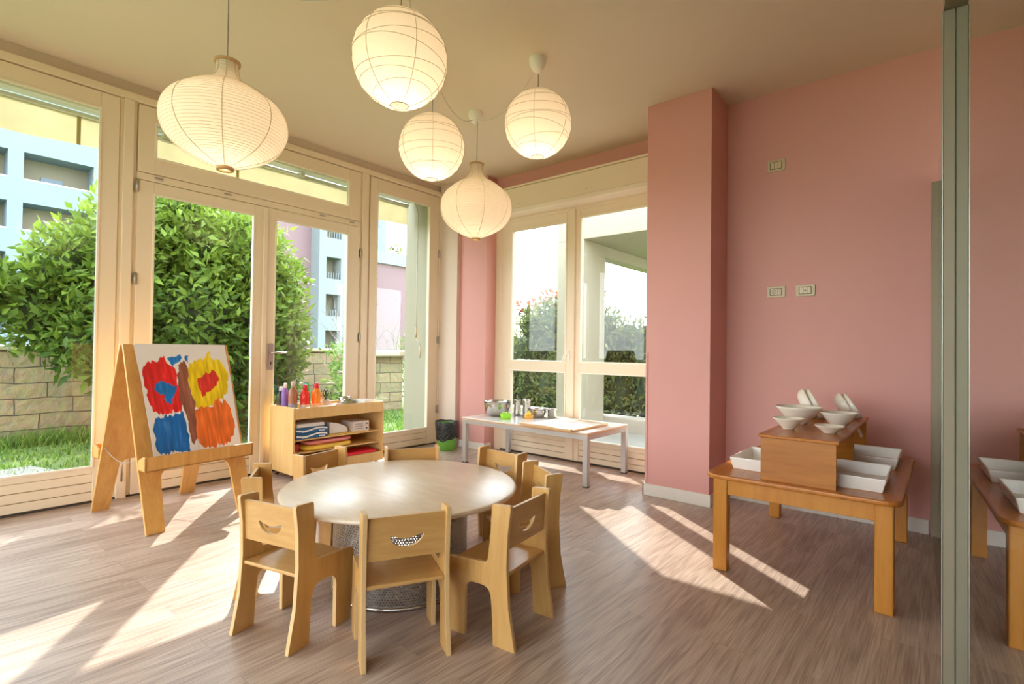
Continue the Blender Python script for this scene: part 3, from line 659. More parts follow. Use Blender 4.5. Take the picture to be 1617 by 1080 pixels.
# small things on the right half of the tray
def flat(name, x, y, z, sx, sy, sz, a, mat, label, cat, bev=.002, group=None):
    m = MB().box(-sx/2, sx/2, -sy/2, sy/2, 0, sz).build(name, mat, None, bevel=bev); m.location = (x, y, z); m.rotation_euler = (0, 0, a); return tag(m, label, cat, group)
flat('paper_stack', -4.25, 2.74, ZT, .22, .20, .035, .1, M_sheet, 'stack of white paper lying in the shelf tray', 'paper')
flat('pink_box', -4.14, 2.58, ZT, .07, .09, .06, .2, pc('pinkbox', (.75, .30, .35)), 'small pink box at the front of the shelf tray', 'box')
mm = MB(); mm.lathe([(0, 0), (.04, 0), (.055, .02), (.056, .06), (.052, .06), (.05, .024), (0, .006)], 28); o = mm.build('palette_dish', M_steel, None); o.location = (-4.33, 2.80, ZT+.036); tag(o, 'small metal dish on the paper stack in the shelf tray', 'dish')
mm.v = list(mm.v); mm = MB(); mm.lathe([(0, 0), (.045, 0), (.045, .035), (.04, .035), (.04, .004), (0, .004)], 28); mm.lathe([(.02, 0), (.02, .05)], 16)
o = mm.build('tape_roll', plain('olive_tape', (.22, .22, .10), .5), None); o.location = (-4.22, 2.76, ZT+.036); tag(o, 'olive roll of tape on the paper stack in the shelf tray', 'tape')
flat('white_pad', -4.22, 2.93, ZT, .2, .12, .07, 0, M_sheet, 'white pad at the right end of the shelf tray', 'pad')
# shelf contents
def pack(x, y, z, sx, sy, sz, a, label):
    r = empty('tissue_pack', (x, y, z), a, label, 'pack', 'blue and white packs on the art shelf')
    MB().box(-sx/2, sx/2, -sy/2, sy/2, 0, sz).build('wrapper', pc('pack_blue', (.02, .13, .30)), r, bevel=.006)
    m = MB()
    wv = lambda k: .30+.17*math.sin(k/10*2*PI)
    top = [(-sy/2+.01+(sy-.02)*k/20, sz*(.78-.22*math.sin(k/20*2*PI))) for k in range(21)]; bot = [(-sy/2+.01+(sy-.02)*k/20, sz*(.50-.22*math.sin(k/20*2*PI))) for k in range(20, -1, -1)]
    m.prism([[(a_, b_) for a_, b_ in bot[::-1]]+top[::-1]], 0, .0012, tr(sx/2, 0, 0) @ rot('Z', PI/2) @ rot('X', PI/2)); m.build('white_wave', M_sheet, r)
    for yy in (-sy*.30, sy*.22):
        m = MB()
        for k in range(4): m.box(sx/2, sx/2+.0014, yy+k*.014, yy+k*.014+.009, sz*.2, sz*.45)
        m.build('printed_mark', M_sheet, r)
pack(-4.20, 2.33, .330, .22, .30, .045, .03, 'lower blue and white pack on the upper shelf')
pack(-4.205, 2.335, .3755, .22, .30, .045, .0, 'upper blue and white pack, stacked on the other one')
flat('paper_ream', -4.22, 2.33, .421, .22, .26, .035, .02, M_sheet, 'white paper lying on the two blue packs', 'paper', .008)
flat('yellow_sheet', -4.185, 2.62, .330, .16, .50, .006, -.02, pc('yellow_card', (.80, .48, .03)), 'yellow card under the white box on the upper shelf', 'card')
m = MB(); pts = [(-.09, 0), (.09, .0), (.09, .10), (-.09, .12)]
m.prism([round_poly([(-.10, 0), (.09, 0, .02), (.07, .05, .05), (-.02, .085, .04), (-.10, .10)])], -.1, .1, rot('Z', PI/2) @ rot('X', PI/2))
o = m.build('paper_roll', M_sheet, None); o.location = (-4.25, 2.63, .338); tag(o, 'curled white paper between the blue packs and the white box', 'paper')
wbx = empty('white_box', (-4.21, 2.83, .330), -.05, 'white box with two dark holes on the upper shelf', 'box')
MB().box(-.1, .1, -.085, .085, .0, .095).build('carton', plain('offwhite_card', (.72, .62, .55), .7), wbx, bevel=.004)
m = MB()
for z in (.028, .07): m.box(.1, .1015, .05, .068, z-.006, z+.006)
for z in (.03, .05, .07): m.box(.1, .1012, -.06, .02, z-.002, z+.002)
m.build('handle_hole', M_black, wbx)
def bag(x, y, z, sx, sy, sz, a, mat, label, name='tissue_paper_pack'):
    m = MB(); n = 14; vs = []; fs = []
    for i in range(n+1):
        for k in range(16):
            t_ = 2*PI*k/16; u = i/n*2-1; e = (1-abs(u)**6*.35)*(1+random.uniform(-.07, .07))
            cx = abs(math.cos(t_))**.5*math.copysign(1, math.cos(t_)); cz = abs(math.sin(t_))**.6*math.copysign(1, math.sin(t_))
            vs.append((sx/2*cx*e, u*sy/2, max(0, sz/2+sz/2*cz*e)))
    for i in range(n):
        for k in range(16): fs.append((i*16+k, (i+1)*16+k, (i+1)*16+(k+1) % 16, i*16+(k+1) % 16))
    fs.append(tuple(range(16))); fs.append(tuple(reversed(range(n*16, n*16+16))))
    m.add(vs, fs, 0, None, True); o = m.build(name, mat, None); o.location = (x, y, z); o.rotation_euler = (0, 0, a); return tag(o, label, 'pack')
bag(-4.19, 2.50, .224, .24, .46, .045, .06, pc('yellow_pk', (.85, .55, .06)), 'yellow paper pack on the lower shelf under the pink one')
bag(-4.20, 2.52, .268, .22, .44, .035, .05, pc('pink_pk', (.78, .25, .24)), 'pink paper pack lying on the yellow one')
flat('red_box', -4.24, 2.215, .224, .2, .06, .06, 0, pc('redbox', (.6, .02, .03)), 'small red box at the left end of the lower shelf', 'box')
flat('red_folder', -4.17, 2.80, .134, .20, .34, .022, 0, pc('redfolder', (.78, .01, .03)), 'bright red folder above the lower rail of the art shelf', 'folder')
flat('grey_folder_pile', -4.20, 2.72, UZ0+.026, .24, .5, .057, 0, pc('greyfolder', (.45, .36, .36)), 'pile of pale folders in the bottom of the art shelf', 'folders')

# ------------------------------------------------------------------ waste bin
bn = empty('waste_bin', (-4.17, 3.96, 0), 0, 'green waste bin with a black bag over its rim in the corner', 'bin')
MB().lathe([(0, 0), (.093, 0), (.098, .01), (.118, .29), (.112, .29), (.092, .015), (0, .012)], 40).build('bin_body', M_green, bn)
m = MB(); n = 48; vs = []; rows = [(.106, .20), (.116, .295), (.122, .312), (.128, .306), (.126, .27), (.122, .2), (.117, .145), (.114, .12)]
for i, (r, z) in enumerate(rows):
    for k in range(n):
        a = 2*PI*k/n; w_ = 1+.018*math.sin(9*a+i)+.02*math.sin(17*a+2*i)*(i > 3); dz = (.018*math.sin(2*a+1)+.008*math.sin(7*a))*(i/7)
        vs.append((r*w_*math.cos(a), r*w_*math.sin(a), z+dz))
m.add(vs, [(i*n+k, i*n+(k+1) % n, (i+1)*n+(k+1) % n, (i+1)*n+k) for i in range(len(rows)-1) for k in range(n)], 0, None, True)
m.build('bin_bag', M_bag, bn)

# ------------------------------------------------------------------ white table by the back window
wt = empty('white_table', (-2.89, 3.965, 0), 0, 'low white table with square grey legs under the back window', 'table')
hx, hy = .705, .35
MB().prism([rrect(-hx, hx, -hy, hy, .006)], .428, .440).build('tabletop', M_white_top, wt, bevel=.003)
MB().box(-hx+.002, hx-.002, -hy+.002, hy-.002, .419, .428).build('top_edge', M_edge_wood, wt)
a = MB(); q = .045
a.box(-hx+q, hx-q, -hy+.004, -hy+.03, .379, .419).box(-hx+q, hx-q, hy-.03, hy-.004, .379, .419).box(-hx+.004, -hx+.03, -hy+q, hy-q, .379, .419).box(hx-.03, hx-.004, -hy+q, hy-q, .379, .419)
a.build('apron', M_grey, wt, bevel=.002)
for sx in (-1, 1):
    for sy in (-1, 1):
        l = MB(); x0, y0 = sx*(hx-q/2-.002), sy*(hy-q/2-.002)
        l.box(x0-q/2, x0+q/2, y0-q/2, y0+q/2, .008, .419); lo = l.build('leg', M_grey, wt, bevel=.003)
        MB().box(x0-q/2+.001, x0+q/2-.001, y0-q/2+.001, y0+q/2-.001, .0, .008).build('foot_cap', M_black, lo)
ZW = .440
def bowl(name, x, y, z, R, r0, h, th, mat, label, cat, n=48, group=None, foot=0, rim=0):
    m = MB(); pf = []
    if foot: pf += [(0, .002), (r0*.95, .002), (r0, 0), (r0, foot)]
    else: pf += [(0, 0), (r0, 0)]
    K = 8
    for k in range(1, K+1):
        t_ = k/K; pf.append((r0+(R-r0)*(t_**.9 if foot else math.sin(t_*PI/2)**.95), foot+(h-foot)*(t_ if foot else 1-math.cos(t_*PI/2))))
    if rim: pf += [(R+rim, h), (R+rim, h+.003)]
    pf.append((R-th*.3, h+.002))
    for k in range(K, 0, -1):
        t_ = k/K; pf.append((max(.001, r0-th+(R-r0)*(t_**.9 if foot else math.sin(t_*PI/2)**.95)), max(th, foot+th+(h-foot-th)*(t_ if foot else 1-math.cos(t_*PI/2)))))
    pf.append((0, foot+th)); m.lathe(pf, n)
    o = m.build(name, mat, None); o.location = (x, y, z); return tag(o, label, cat, group)
bowl('mixing_bowl', -3.42, 3.93, ZW, .135, .055, .145, .003, M_steel, 'large steel mixing bowl at the left end of the white table', 'bowl', rim=.005)
for i, (x, y, h) in enumerate([(-3.30, 4.10, .155), (-3.235, 4.16, .165), (-3.17, 4.09, .160)]):
    m = MB(); pf = [(0, 0), (.033, 0)]
    for k in range(12): z = .008+(h-.02)*k/11; pf += [(.034+(.0022 if k % 2 else 0), z)]
    pf += [(.037, h-.004), (.037, h), (.033, h), (.033, .01), (0, .006)]
    m.lathe(pf, 32); o = m.build('steel_canister', M_steel, None); o.location = (x, y, ZW)
    tag(o, ['ribbed steel canister nearest the mixing bowl', 'tallest ribbed steel canister, behind the other two', 'ribbed steel canister nearest the small steel bowl'][i], 'canister', 'ribbed steel canisters on the white table')
m = MB(); m.tube([(0, 0, 0), (.01, -.02, .20)], .003, 8); o = m.build('whisk_handle', M_steel, None); o.name = 'steel_spoon'; o.location = (-3.30, 4.10, ZW+.008); tag(o, 'thin steel spoon handle standing in a canister', 'spoon')
g_ = empty('green_pot', (-3.19, 3.79, ZW), 0, 'lime green play dough tub in front of the mixing bowl', 'tub')
MB().lathe([(0, 0), (.048, 0), (.054, .05), (.052, .052), (0, .048)], 36).build('tub', M_lime, g_)
m = MB()
for k in range(9): a = 2*PI*k/9; m.lathe([(0, -.012), (.013, 0), (0, .013)], 8, 0, tr(.034*math.cos(a), .034*math.sin(a), .052+.006*math.sin(k*3)))
m.lathe([(0, -.01), (.025, .0), (0, .02)], 10, 0, tr(0, 0, .05)); m.build('dough', plain('lime_dough', (.45, .78, .12), .6), g_)
g_ = empty('orange_pot', (-3.06, 3.98, ZW), 0, 'small orange tub with a yellow lump in front of the small steel bowl', 'tub')
MB().lathe([(0, 0), (.040, 0), (.045, .035), (0, .033)], 32).build('tub', M_orange_p, g_)
m = MB(); m.lathe([(.001, .03), (.026, .036), (.022, .055), (.008, .072), (0, .074)], 12); m.build('dough', plain('yellow_dough', (.85, .65, .08), .6), g_)
bowl('steel_bowl', -3.05, 4.12, ZW+.0, .082, .04, .085, .0025, M_steel, 'small steel bowl behind the orange tub', 'bowl', rim=.004)
m = MB(); m.lathe([(0, 0), (.04, 0), (.045, .008), (.045, .075), (.055, .085), (.055, .088), (.042, .085), (.042, .01), (0, .008)], 36); o = m.build('steel_pot', M_steel, None); o.location = (-2.93, 4.18, ZW); tag(o, 'little steel pot standing alone on the white table', 'pot')
bd = empty('pastry_board', (-2.565, 3.845, ZW+.001), -.03, 'white pastry board with wooden lips on the right of the white table', 'board')
MB().box(-.262, .262, -.262, .262, .0, .012).build('board', M_sheet, bd, bevel=.002)
MB().box(-.27, .27, -.288, -.262, -.0, .022).build('front_lip', M_edge_wood, bd, bevel=.003); MB().box(.262, .282, -.262, .262, .0, .016).build('side_lip', M_edge_wood, bd, bevel=.003)
MB().box(-.27, .27, .262, .288, .0, .018).build('back_lip', M_edge_wood, bd, bevel=.003)

# ------------------------------------------------------------------ brown table with stand
bt = empty('brown_table', (-.528, 3.305, 0), 0, 'low orange-brown wooden table with rounded corners by the pink wall', 'table')
bx, by = .405, .63
MB().prism([rrect(-bx, bx, -by, by, .07)], .467, .49).build('tabletop', M_brown, bt, bevel=.008, seg=3)
a = MB(); a.box(-bx+.08, bx-.08, -by+.055, -by+.078, .385, .467).box(-bx+.08, bx-.08, by-.078, by-.055, .385, .467).box(-bx+.045, -bx+.068, -by+.10, by-.10, .385, .467).box(bx-.068, bx-.045, -by+.10, by-.10, .385, .467)
a.build('apron', M_brown_leg, bt, bevel=.003)
for sx in (-1, 1):
    for sy in (-1, 1):
        x0, y0 = sx*(bx-.066), sy*(by-.075)
        MB().box(x0-.034, x0+.034, y0-.03, y0+.03, 0, .467).build('leg', M_brown_leg, bt, bevel=.006)
st = empty('serving_stand', (-.52, 3.32, .49), 0, 'wooden bridge-shaped stand on the brown table carrying white bowls', 'stand')
MB().box(-.168, .168, -.61, .61, .205, .219).build('top_board', M_brown, st, bevel=.003)
for y, nm in ((-.60, 'front_panel'), (0.0, 'middle_panel'), (.588, 'back_panel')):
    MB().box(-.157, .157, y, y+.014, .0, .205).build(nm, M_brown_x, st, bevel=.002)
def tray(x0, x1, y0, y1, z, label):
    m = MB(); h = .062; e = .016
    o_ = [(x0+e, y0+e, 0), (x1-e, y0+e, 0), (x1-e, y1-e, 0), (x0+e, y1-e, 0)]; r_ = [(x0, y0, h), (x1, y0, h), (x1, y1, h), (x0, y1, h)]
    q_ = .009; rr = [(x0+q_, y0+q_, h), (x1-q_, y0+q_, h), (x1-q_, y1-q_, h), (x0+q_, y1-q_, h)]; ii = [(x0+e+.005, y0+e+.005, .004), (x1-e-.005, y0+e+.005, .004), (x1-e-.005, y1-e-.005, .004), (x0+e+.005, y1-e-.005, .004)]
    fs = [(3, 2, 1, 0)]
    for A, B in ((0, 4), (4, 8), (8, 12)):
        for k in range(4): fs.append((A+k, A+(k+1) % 4, B+(k+1) % 4, B+k))
    fs.append((12, 13, 14, 15)); m.add(o_+r_+rr+ii, fs)
    o = m.build('food_tray', M_white, None, bevel=.004); o.location = (0, 0, z); return tag(o, label, 'tray', 'white plastic trays on the brown table')
ZB = .49
tray(-.505, -.185, 2.80, 3.21, ZB, 'front right white tray sticking out from under the wooden stand')
tray(-.505, -.175, 3.40, 3.80, ZB, 'back right white tray sticking out from under the wooden stand')
tray(-.865, -.535, 2.86, 3.26, ZB, 'front left white tray sticking out from under the wooden stand')
tray(-.855, -.535, 3.42, 3.82, ZB, 'back left white tray, mostly hidden behind the wooden stand')
ZS = .49+.219
bowl('serving_bowl', -.618, 3.27, ZS, .118, .044, .094, .004, M_ceramic, 'largest white bowl, at the left of the wooden stand', 'bowl', foot=.008)
bowl('small_bowl', -.612, 2.99, ZS, .074, .028, .057, .003, M_ceramic, 'small flared white bowl at the front left of the stand', 'bowl', foot=.006)
bowl('medium_bowl', -.430, 3.29, ZS, .090, .036, .076, .003, M_ceramic, 'medium white bowl at the right of the wooden stand', 'bowl', foot=.008)
bowl('shallow_dish', -.430, 3.00, ZS, .067, .030, .035, .003, M_ceramic, 'smallest white dish at the front right of the stand', 'dish', foot=.005)
def leaning(x, y, R, lean, yaw, label, h=.052):
    o = bowl('leaning_bowl', 0, 0, 0, R, R*.40, h, .0035, M_ceramic, label, 'bowl', group='white bowls leaning on edge on the stand')
    a = math.radians(lean)
    o.rotation_euler = Euler((0, a, yaw)); bpy.context.view_layer.update()
    mn = min((Euler((0, a, yaw)).to_matrix() @ v.co).z for v in o.data.vertices)
    o.location = (x, y, ZS-mn); return o
leaning(-.665, 3.58, .095, 66, .24, 'left white bowl standing on edge behind the largest bowl')
leaning(-.628, 3.595, .098, 62, .24, 'second white bowl on edge, nested against the left one')
leaning(-.490, 3.72, .084, 62, .24, 'white bowl standing on edge behind the medium bowl')
leaning(-.456, 3.732, .086, 58, .24, 'rightmost white bowl on edge, nested behind the medium bowl')
for i, dy in enumerate((0, .05)):
    m = MB(); pts = [(.035*k/8, 0, -.075*(k/8)**1.4) for k in range(9)]
    vs = []; fs = []
    for k, (x_, y_, z_) in enumerate(pts):
        for s_ in (-1, 1): vs.append((x_, s_*.017, z_)); vs.append((x_-.004, s_*.017, z_-.002))
    for k in range(8): b0 = k*4; fs += [(b0, b0+2, b0+6, b0+4), (b0+1, b0+5, b0+7, b0+3), (b0, b0+4, b0+5, b0+1), (b0+2, b0+3, b0+7, b0+6)]
    fs += [(0, 1, 3, 2), (32, 34, 35, 33)]
    m.add(vs, fs, 0, None, True); o = m.build('white_spoon', M_ceramic, None); o.location = (-.392, 3.62+dy, .693); tag(o, ['nearer curved white ladle hooked under the stand top', 'farther curved white ladle hooked under the stand top'][i], 'ladle', 'ladles hooked under the stand')

# ------------------------------------------------------------------ switches and sockets on the pink wall
def plate(x0, x1, z0, z1, name, label, cat, n, dots):
    r = empty(name, ((x0+x1)/2, YB, (z0+z1)/2), 0, label, cat); w_, h_ = (x1-x0)/2, (z1-z0)/2
    MB().prism([rrect(-w_, w_, -h_, h_, .008)], 0, .008, rot('X', PI/2)).build('cover_plate', M_plate, r, bevel=.002)
    iw, ih = w_*.60, h_*.56
    MB().box(-iw-.003, iw+.003, -.0095, -.007, -ih-.003, ih+.003).build('inner_frame', M_groove, r)
    for k in range(n):
        a0_ = -iw+2*iw*k/n+.001; a1_ = -iw+2*iw*(k+1)/n-.001
        md = MB().box(a0_, a1_, -.012, -.008, -ih, ih).build('module', M_plate_in, r, bevel=.001)
        if dots and dots[k]:
            d_ = MB()
            for q_ in dots[k]: d_.lathe([(.0024 if len(dots[k]) > 1 else .005, 0), (.0024 if len(dots[k]) > 1 else .005, .0006)], 10, 0, tr((a0_+a1_)/2, -.012, q_) @ rot('X', PI/2), cap1=True)
            d_.build('socket_hole', M_black, md)
plate(-.994, -.872, 2.420, 2.504, 'light_switch', 'ivory triple light switch high on the pink wall', 'switch', 3, None)
plate(-.990, -.868, 1.502, 1.582, 'power_socket', 'ivory socket plate with rows of holes, left of the pair', 'socket', 3, [(-.012, 0, .012)]*3)
plate(-.802, -.680, 1.502, 1.582, 'aerial_socket', 'ivory socket plate with one round hole, right of the pair', 'socket', 3, [None, (0,), None])

# ------------------------------------------------------------------ paper lanterns
LAMP_W = 2.6
def rose(x, y, label):
    r = empty('ceiling_rose', (x, y, H), 0, label, 'ceiling rose', 'cup-shaped ceiling roses')
    MB().lathe([(.056, 0), (.056, -.015), (.050, -.045), (.036, -.075), (.018, -.09), (0, -.092)], 36).build('cup', M_white, r)
    return r
def bulb(r, z):
    m = MB(); m.lathe([(0, -.045), (.015, -.042), (.028, -.022), (.030, 0), (.024, .022), (.014, .038), (.013, .05)], 20); m.build('bulb', M_bulb, r).location = (0, 0, z)
    s = MB(); s.lathe([(.018, .045), (.021, .05), (.021, .10), (.008, .112), (0, .112)], 20, 0); s.build('socket', M_white, r).location = (0, 0, z)
    l = bpy.data.lights.new('lantern_light', 'POINT'); l.energy = LAMP_W; l.color = (1, .84, .64); l.shadow_soft_size = .035
    o = bpy.data.objects.new('lantern_light', l); COL.objects.link(o); o.parent = r; o.location = (0, 0, z-.06)
def cord(r, z0, z1):
    MB().tube([(0, 0, z0), (0, 0, z1)], .0028, 8).build('cord', M_cord_g, r)
def globe(x, y, z, R, label, seed, bz=0):
    r = empty('paper_lantern', (x, y, z), seed*.7, label, 'lantern', 'paper lanterns')
    rnd = random.Random(seed); NS = 11; n = 72
    th = [math.radians(11)+k*(PI-math.radians(23))/NS for k in range(NS+1)]
    pf = []
    for i, t_ in enumerate(th):
        pf.append((R*math.sin(t_), -R*math.cos(t_)))
        if i < NS:
            tm = (t_+th[i+1])/2; pf.append((R*.988*math.sin(tm), -R*.988*math.cos(tm)))
    tx, ty = rnd.uniform(-.13, .13), rnd.uniform(-.13, .13)
    m = MB(); vs = []
    for r0, z0 in pf:
        for k in range(n):
            a = 2*PI*k/n; wob = 1+.006*math.sin(5*a+seed+z0*20); fade = max(0, 1-(z0/R)**2)
            vs.append((r0*math.cos(a)*wob, r0*math.sin(a)*wob, z0+(tx*math.cos(a)+ty*math.sin(a))*r0*fade*.0))
    m.add(vs, [(i*n+k, i*n+(k+1) % n, (i+1)*n+(k+1) % n, (i+1)*n+k) for i in range(len(pf)-1) for k in range(n)], 0, None, True)
    m.build('shade', M_paper, r)
    w_ = MB()
    # loose wire hoops, each a little tilted, and four seams
    for k in range(8):
        zc = -R*.80+k*R*1.6/7; ax, ay = rnd.uniform(-.16, .16), rnd.uniform(-.16, .16); pts = []
        for q in range(64):
            a = 2*PI*q/64; d = Vector((math.cos(a), math.sin(a), 0)); zz = zc+R*(ax*d.x+ay*d.y)*.8; zz = max(-R*.97, min(R*.97, zz)); rr = math.sqrt(max(0, R*R-zz*zz)); pts.append((d.x*rr*1.004, d.y*rr*1.004, zz))
        w_.tube(pts, .0011, 5, closed=True)
    rr = R*math.sin(th[0]); w_.tube([(rr*math.cos(2*PI*q/40), rr*math.sin(2*PI*q/40), -R*math.cos(th[0])-.001) for q in range(40)], .0022, 6, closed=True)
    rr = R*math.sin(th[-1]); w_.tube([(rr*math.cos(2*PI*q/40), rr*math.sin(2*PI*q/40), -R*math.cos(th[-1])) for q in range(40)], .002, 6, closed=True)
    w_.build('wire_hoops', M_wire, r)
    s_ = MB()
    for k in range(6):
        a = 2*PI*k/6; s_.tube([(1.003*R*math.sin(t_)*math.cos(a), 1.003*R*math.sin(t_)*math.sin(a), -1.003*R*math.cos(t_)) for t_ in [th[0]+(th[-1]-th[0])*q/30 for q in range(31)]], .0014, 5)
    s_.build('seam', plain('paper_seam', (.60, .48, .30), .7), r)
    x_ = MB(); x_.tube([(-rr, 0, R*.97), (rr, 0, R*.97)], .0016, 5); x_.tube([(0, -rr, R*.97), (0, rr, R*.97)], .0016, 5); x_.build('spreader', M_wire, r)
    bulb(r, bz); cord(r, bz+.10, H-z-.085)
    return r
ONION = [(.036, .0), (.075, .012), (.14, .042), (.205, .082), (.254, .136), (.279, .192), (.286, .245), (.277, .306), (.246, .362), (.198, .406), (.145, .446), (.098, .474), (.064, .515), (.050, .558), (.051, .600)]
def onion(x, y, z, label, sc_=1.0, rz=0, sz_=1.0):
    r = empty('onion_lantern', (x, y, z), rz, label, 'lantern', 'paper lanterns'); r.scale = (1, 1, 1)
    P_ = [(a*sc_, b*sz_) for a, b in ONION]; pf = []
    def cat(p0, p1, p2, p3, t_):
        return tuple(.5*((2*b)+(-a+c)*t_+(2*a-5*b+4*c-d)*t_*t_+(-a+3*b-3*c+d)*t_**3) for a, b, c, d in zip(p0, p1, p2, p3))
    for i in range(len(P_)-1):
        p0 = P_[max(0, i-1)]; p3 = P_[min(len(P_)-1, i+2)]
        for q in range(5): pf.append(cat(p0, P_[i], P_[i+1], p3, q/5))
    pf.append(P_[-1])
    MB().lathe(pf, 72).build('shade', M_paper, r)
    L = [0]
    for i in range(len(pf)-1): L.append(L[-1]+math.dist(pf[i], pf[i+1]))
    w_ = MB(); k = .012; i = 0
    while k < L[-1]-.01:
        while L[i+1] < k: i += 1
        t_ = (k-L[i])/(L[i+1]-L[i]); rr = pf[i][0]*(1-t_)+pf[i+1][0]*t_+.0006; zz = pf[i][1]*(1-t_)+pf[i+1][1]*t_
        w_.tube([(rr*math.cos(2*PI*q/56), rr*math.sin(2*PI*q/56), zz) for q in range(56)], .0008, 4, closed=True); k += .0145
    w_.build('wire_rings', plain('fine_wire', (.66, .54, .36), .7), r)
    s_ = MB()
    for k in range(8): a = 2*PI*k/8; s_.tube([((p_[0]+.001)*math.cos(a), (p_[0]+.001)*math.sin(a), p_[1]) for p_ in pf[::2]], .0016, 5)
    s_.build('seam', plain('paper_seam_b', (.60, .48, .30), .7), r)
    zt = .600*sz_; MB().lathe([(.050, zt-.004), (.058, zt-.004), (.058, zt+.008), (.050, zt+.008), (.050, zt-.004)], 40).build('top_ring', M_wood_ring, r)
    MB().lathe([(.026, -.018), (.038, -.018), (.040, -.004), (.026, -.004), (.026, -.018)], 40).build('bottom_ring', M_wood_ring, r)
    MB().tube([(-.05, 0, zt-.002), (.05, 0, zt-.002)], .002, 5).build('spreader', M_wire, r)
    bulb(r, .25*sz_); cord(r, .25*sz_+.10, H-z-.085); return r
rose(-2.041, 2.70, 'white cup ceiling rose above the rightmost round lantern'); rose(-2.902, 3.012, 'white cup ceiling rose above the small onion-shaped lantern')
rose(-2.641, 2.331, 'ceiling rose of the lower round lantern'); rose(-1.983, 1.544, 'ceiling rose of the biggest-looking round lantern'); rose(-2.647, 1.036, 'ceiling rose of the large onion-shaped lantern')
onion(-2.647, 1.036, 1.955, 'large onion-shaped paper lantern at the left, in front of the transom', .955, .35, .83)
onion(-2.865, 3.003, 1.985, 'onion-shaped paper lantern hanging lowest, in front of the corner', .985, .2, .97)
globe(-1.983, 1.544, 2.463, .221, 'round paper lantern hanging nearest, top centre', 1, -.06)
globe(-2.641, 2.331, 2.446, .218, 'round paper lantern hanging lower, between the big one and the onion shape', 2, -.05)
globe(-2.060, 2.735, 2.588, .220, 'rightmost round paper lantern, below a visible ceiling rose', 3, -.06)
def swag(a, b, sag, label, n=24):
    m = MB(); A, B = Vector(a), Vector(b); m.tube([tuple(A.lerp(B, k/n)-Vector((0, 0, sag*4*(k/n)*(1-k/n)))) for k in range(n+1)], .003, 6)
    tag(m.build('lamp_cable', M_cord, None), label, 'cable')
zr = H-.05
swag((-2.641, 2.331, zr), (-2.902, 3.012, zr), .13, 'white cable looping from behind the lower round lantern to the next ceiling rose')
swag((-2.902, 3.012, zr), (-2.041, 2.70, zr), .13, 'white cable looping between the two visible ceiling roses')
swag((-2.647, 1.036, zr), (-1.983, 1.544, zr), .20, 'white cable drooping at the top edge, between the two nearest lanterns')
swag((-1.983, 1.544, zr), (-2.641, 2.331, zr), .12, 'white cable behind the two round lanterns')

# ------------------------------------------------------------------ outside: facade, awning, pillar
aw = empty('awning', (-4.90, 0, 2.5), 0, 'pale yellow awning valance rolled above the left windows outside', 'awning')
MB().box(-.07, .06, -2.5, 4.02, .33, .503).build('housing', M_white_met, aw, bevel=.01)  # top carried up to the overhang to shut out sun above the awning
MB().box(-.06, -.02, -2.5, 4.0, .285, .315).build('front_bar', M_white_met, aw, bevel=.006)
m = MB(); nY, nZ = 160, 8; vs = []
for i in range(nY+1):
    y = -2.5+(4.0+2.5)*i/nY
    for j in range(nZ+1):
        z = .30-.23*j/nZ; zz = z-(.012*math.sin(y*4.0)*(j/nZ)); x = -.04+.012*math.sin(y*6+.5)*(j/nZ)+.005*math.sin(y*17)*(j/nZ); vs.append((x, y, zz))
m.add(vs, [(i*(nZ+1)+j, (i+1)*(nZ+1)+j, (i+1)*(nZ+1)+j+1, i*(nZ+1)+j+1) for i in range(nY) for j in range(nZ)], 0, None, True)
o = m.build('valance', M_awning, aw)
m = MB()
for y in (-1.6, -.4, .90, 2.03, 3.3): m.box(-.0435, -.0365, y, y+.022, .075, .30)
m.build('seam_strip', M_awn_stripe, aw)
m = MB()
for y in (1.45, 2.62): m.box(-.02, .05, y-.02, y+.02, .27, .32); m.lathe([(.014, -.03), (.014, .03)], 12, 0, tr(.02, y, .26) @ rot('X', PI/2), True, True)
m.tube([(.0, 1.5, .265), (.02, 2.0, .28)], .012, 8); m.tube([(.0, 2.62, .265), (.02, 3.05, .27)], .012, 8)
m.build('folding_arm', M_white_met, aw)
ck = empty('awning_crank', (-4.72, 3.97, 0), 0, 'awning crank rod hanging outside the narrow window', 'crank')
m = MB(); m.tube([(0, 0, 2.70), (0, 0, 1.35)], .006, 8); m.tube([(0, 0, 2.69), (-.10, 0, 2.86), (-.14, 0, 2.87)], .012, 8); m.tube([(0, 0, 1.22), (0.03, 0.02, 1.17), (.04, .03, 1.13)], .006, 8); m.build('rod', M_white_met, ck)
m = MB(); m.tube([(0, 0, 1.35), (0, 0, 1.22)], .011, 10); m.tube([(.04, .03, 1.13), (.04, .03, .99)], .012, 10); m.build('grip', plain('beige_grip', (.6, .48, .28), .5), ck)
struct(MB().box(-5.06, -4.62, 4.08, 4.19, -.1, 3.1).box(-5.06, -4.62, 4.19, 4.62, -.1, 3.1).box(-4.63, -3.86, 4.44, 4.62, -.1, 3.1), 'wall_outer_corner', M_pillar_c, 'cream outside corner pier beyond the narrow window')
struct(MB().box(-4.86, -4.62, -3.2, 4.079, -.14, .03), 'trim_14', M_pave, 'pale outside sill along the glass doors')
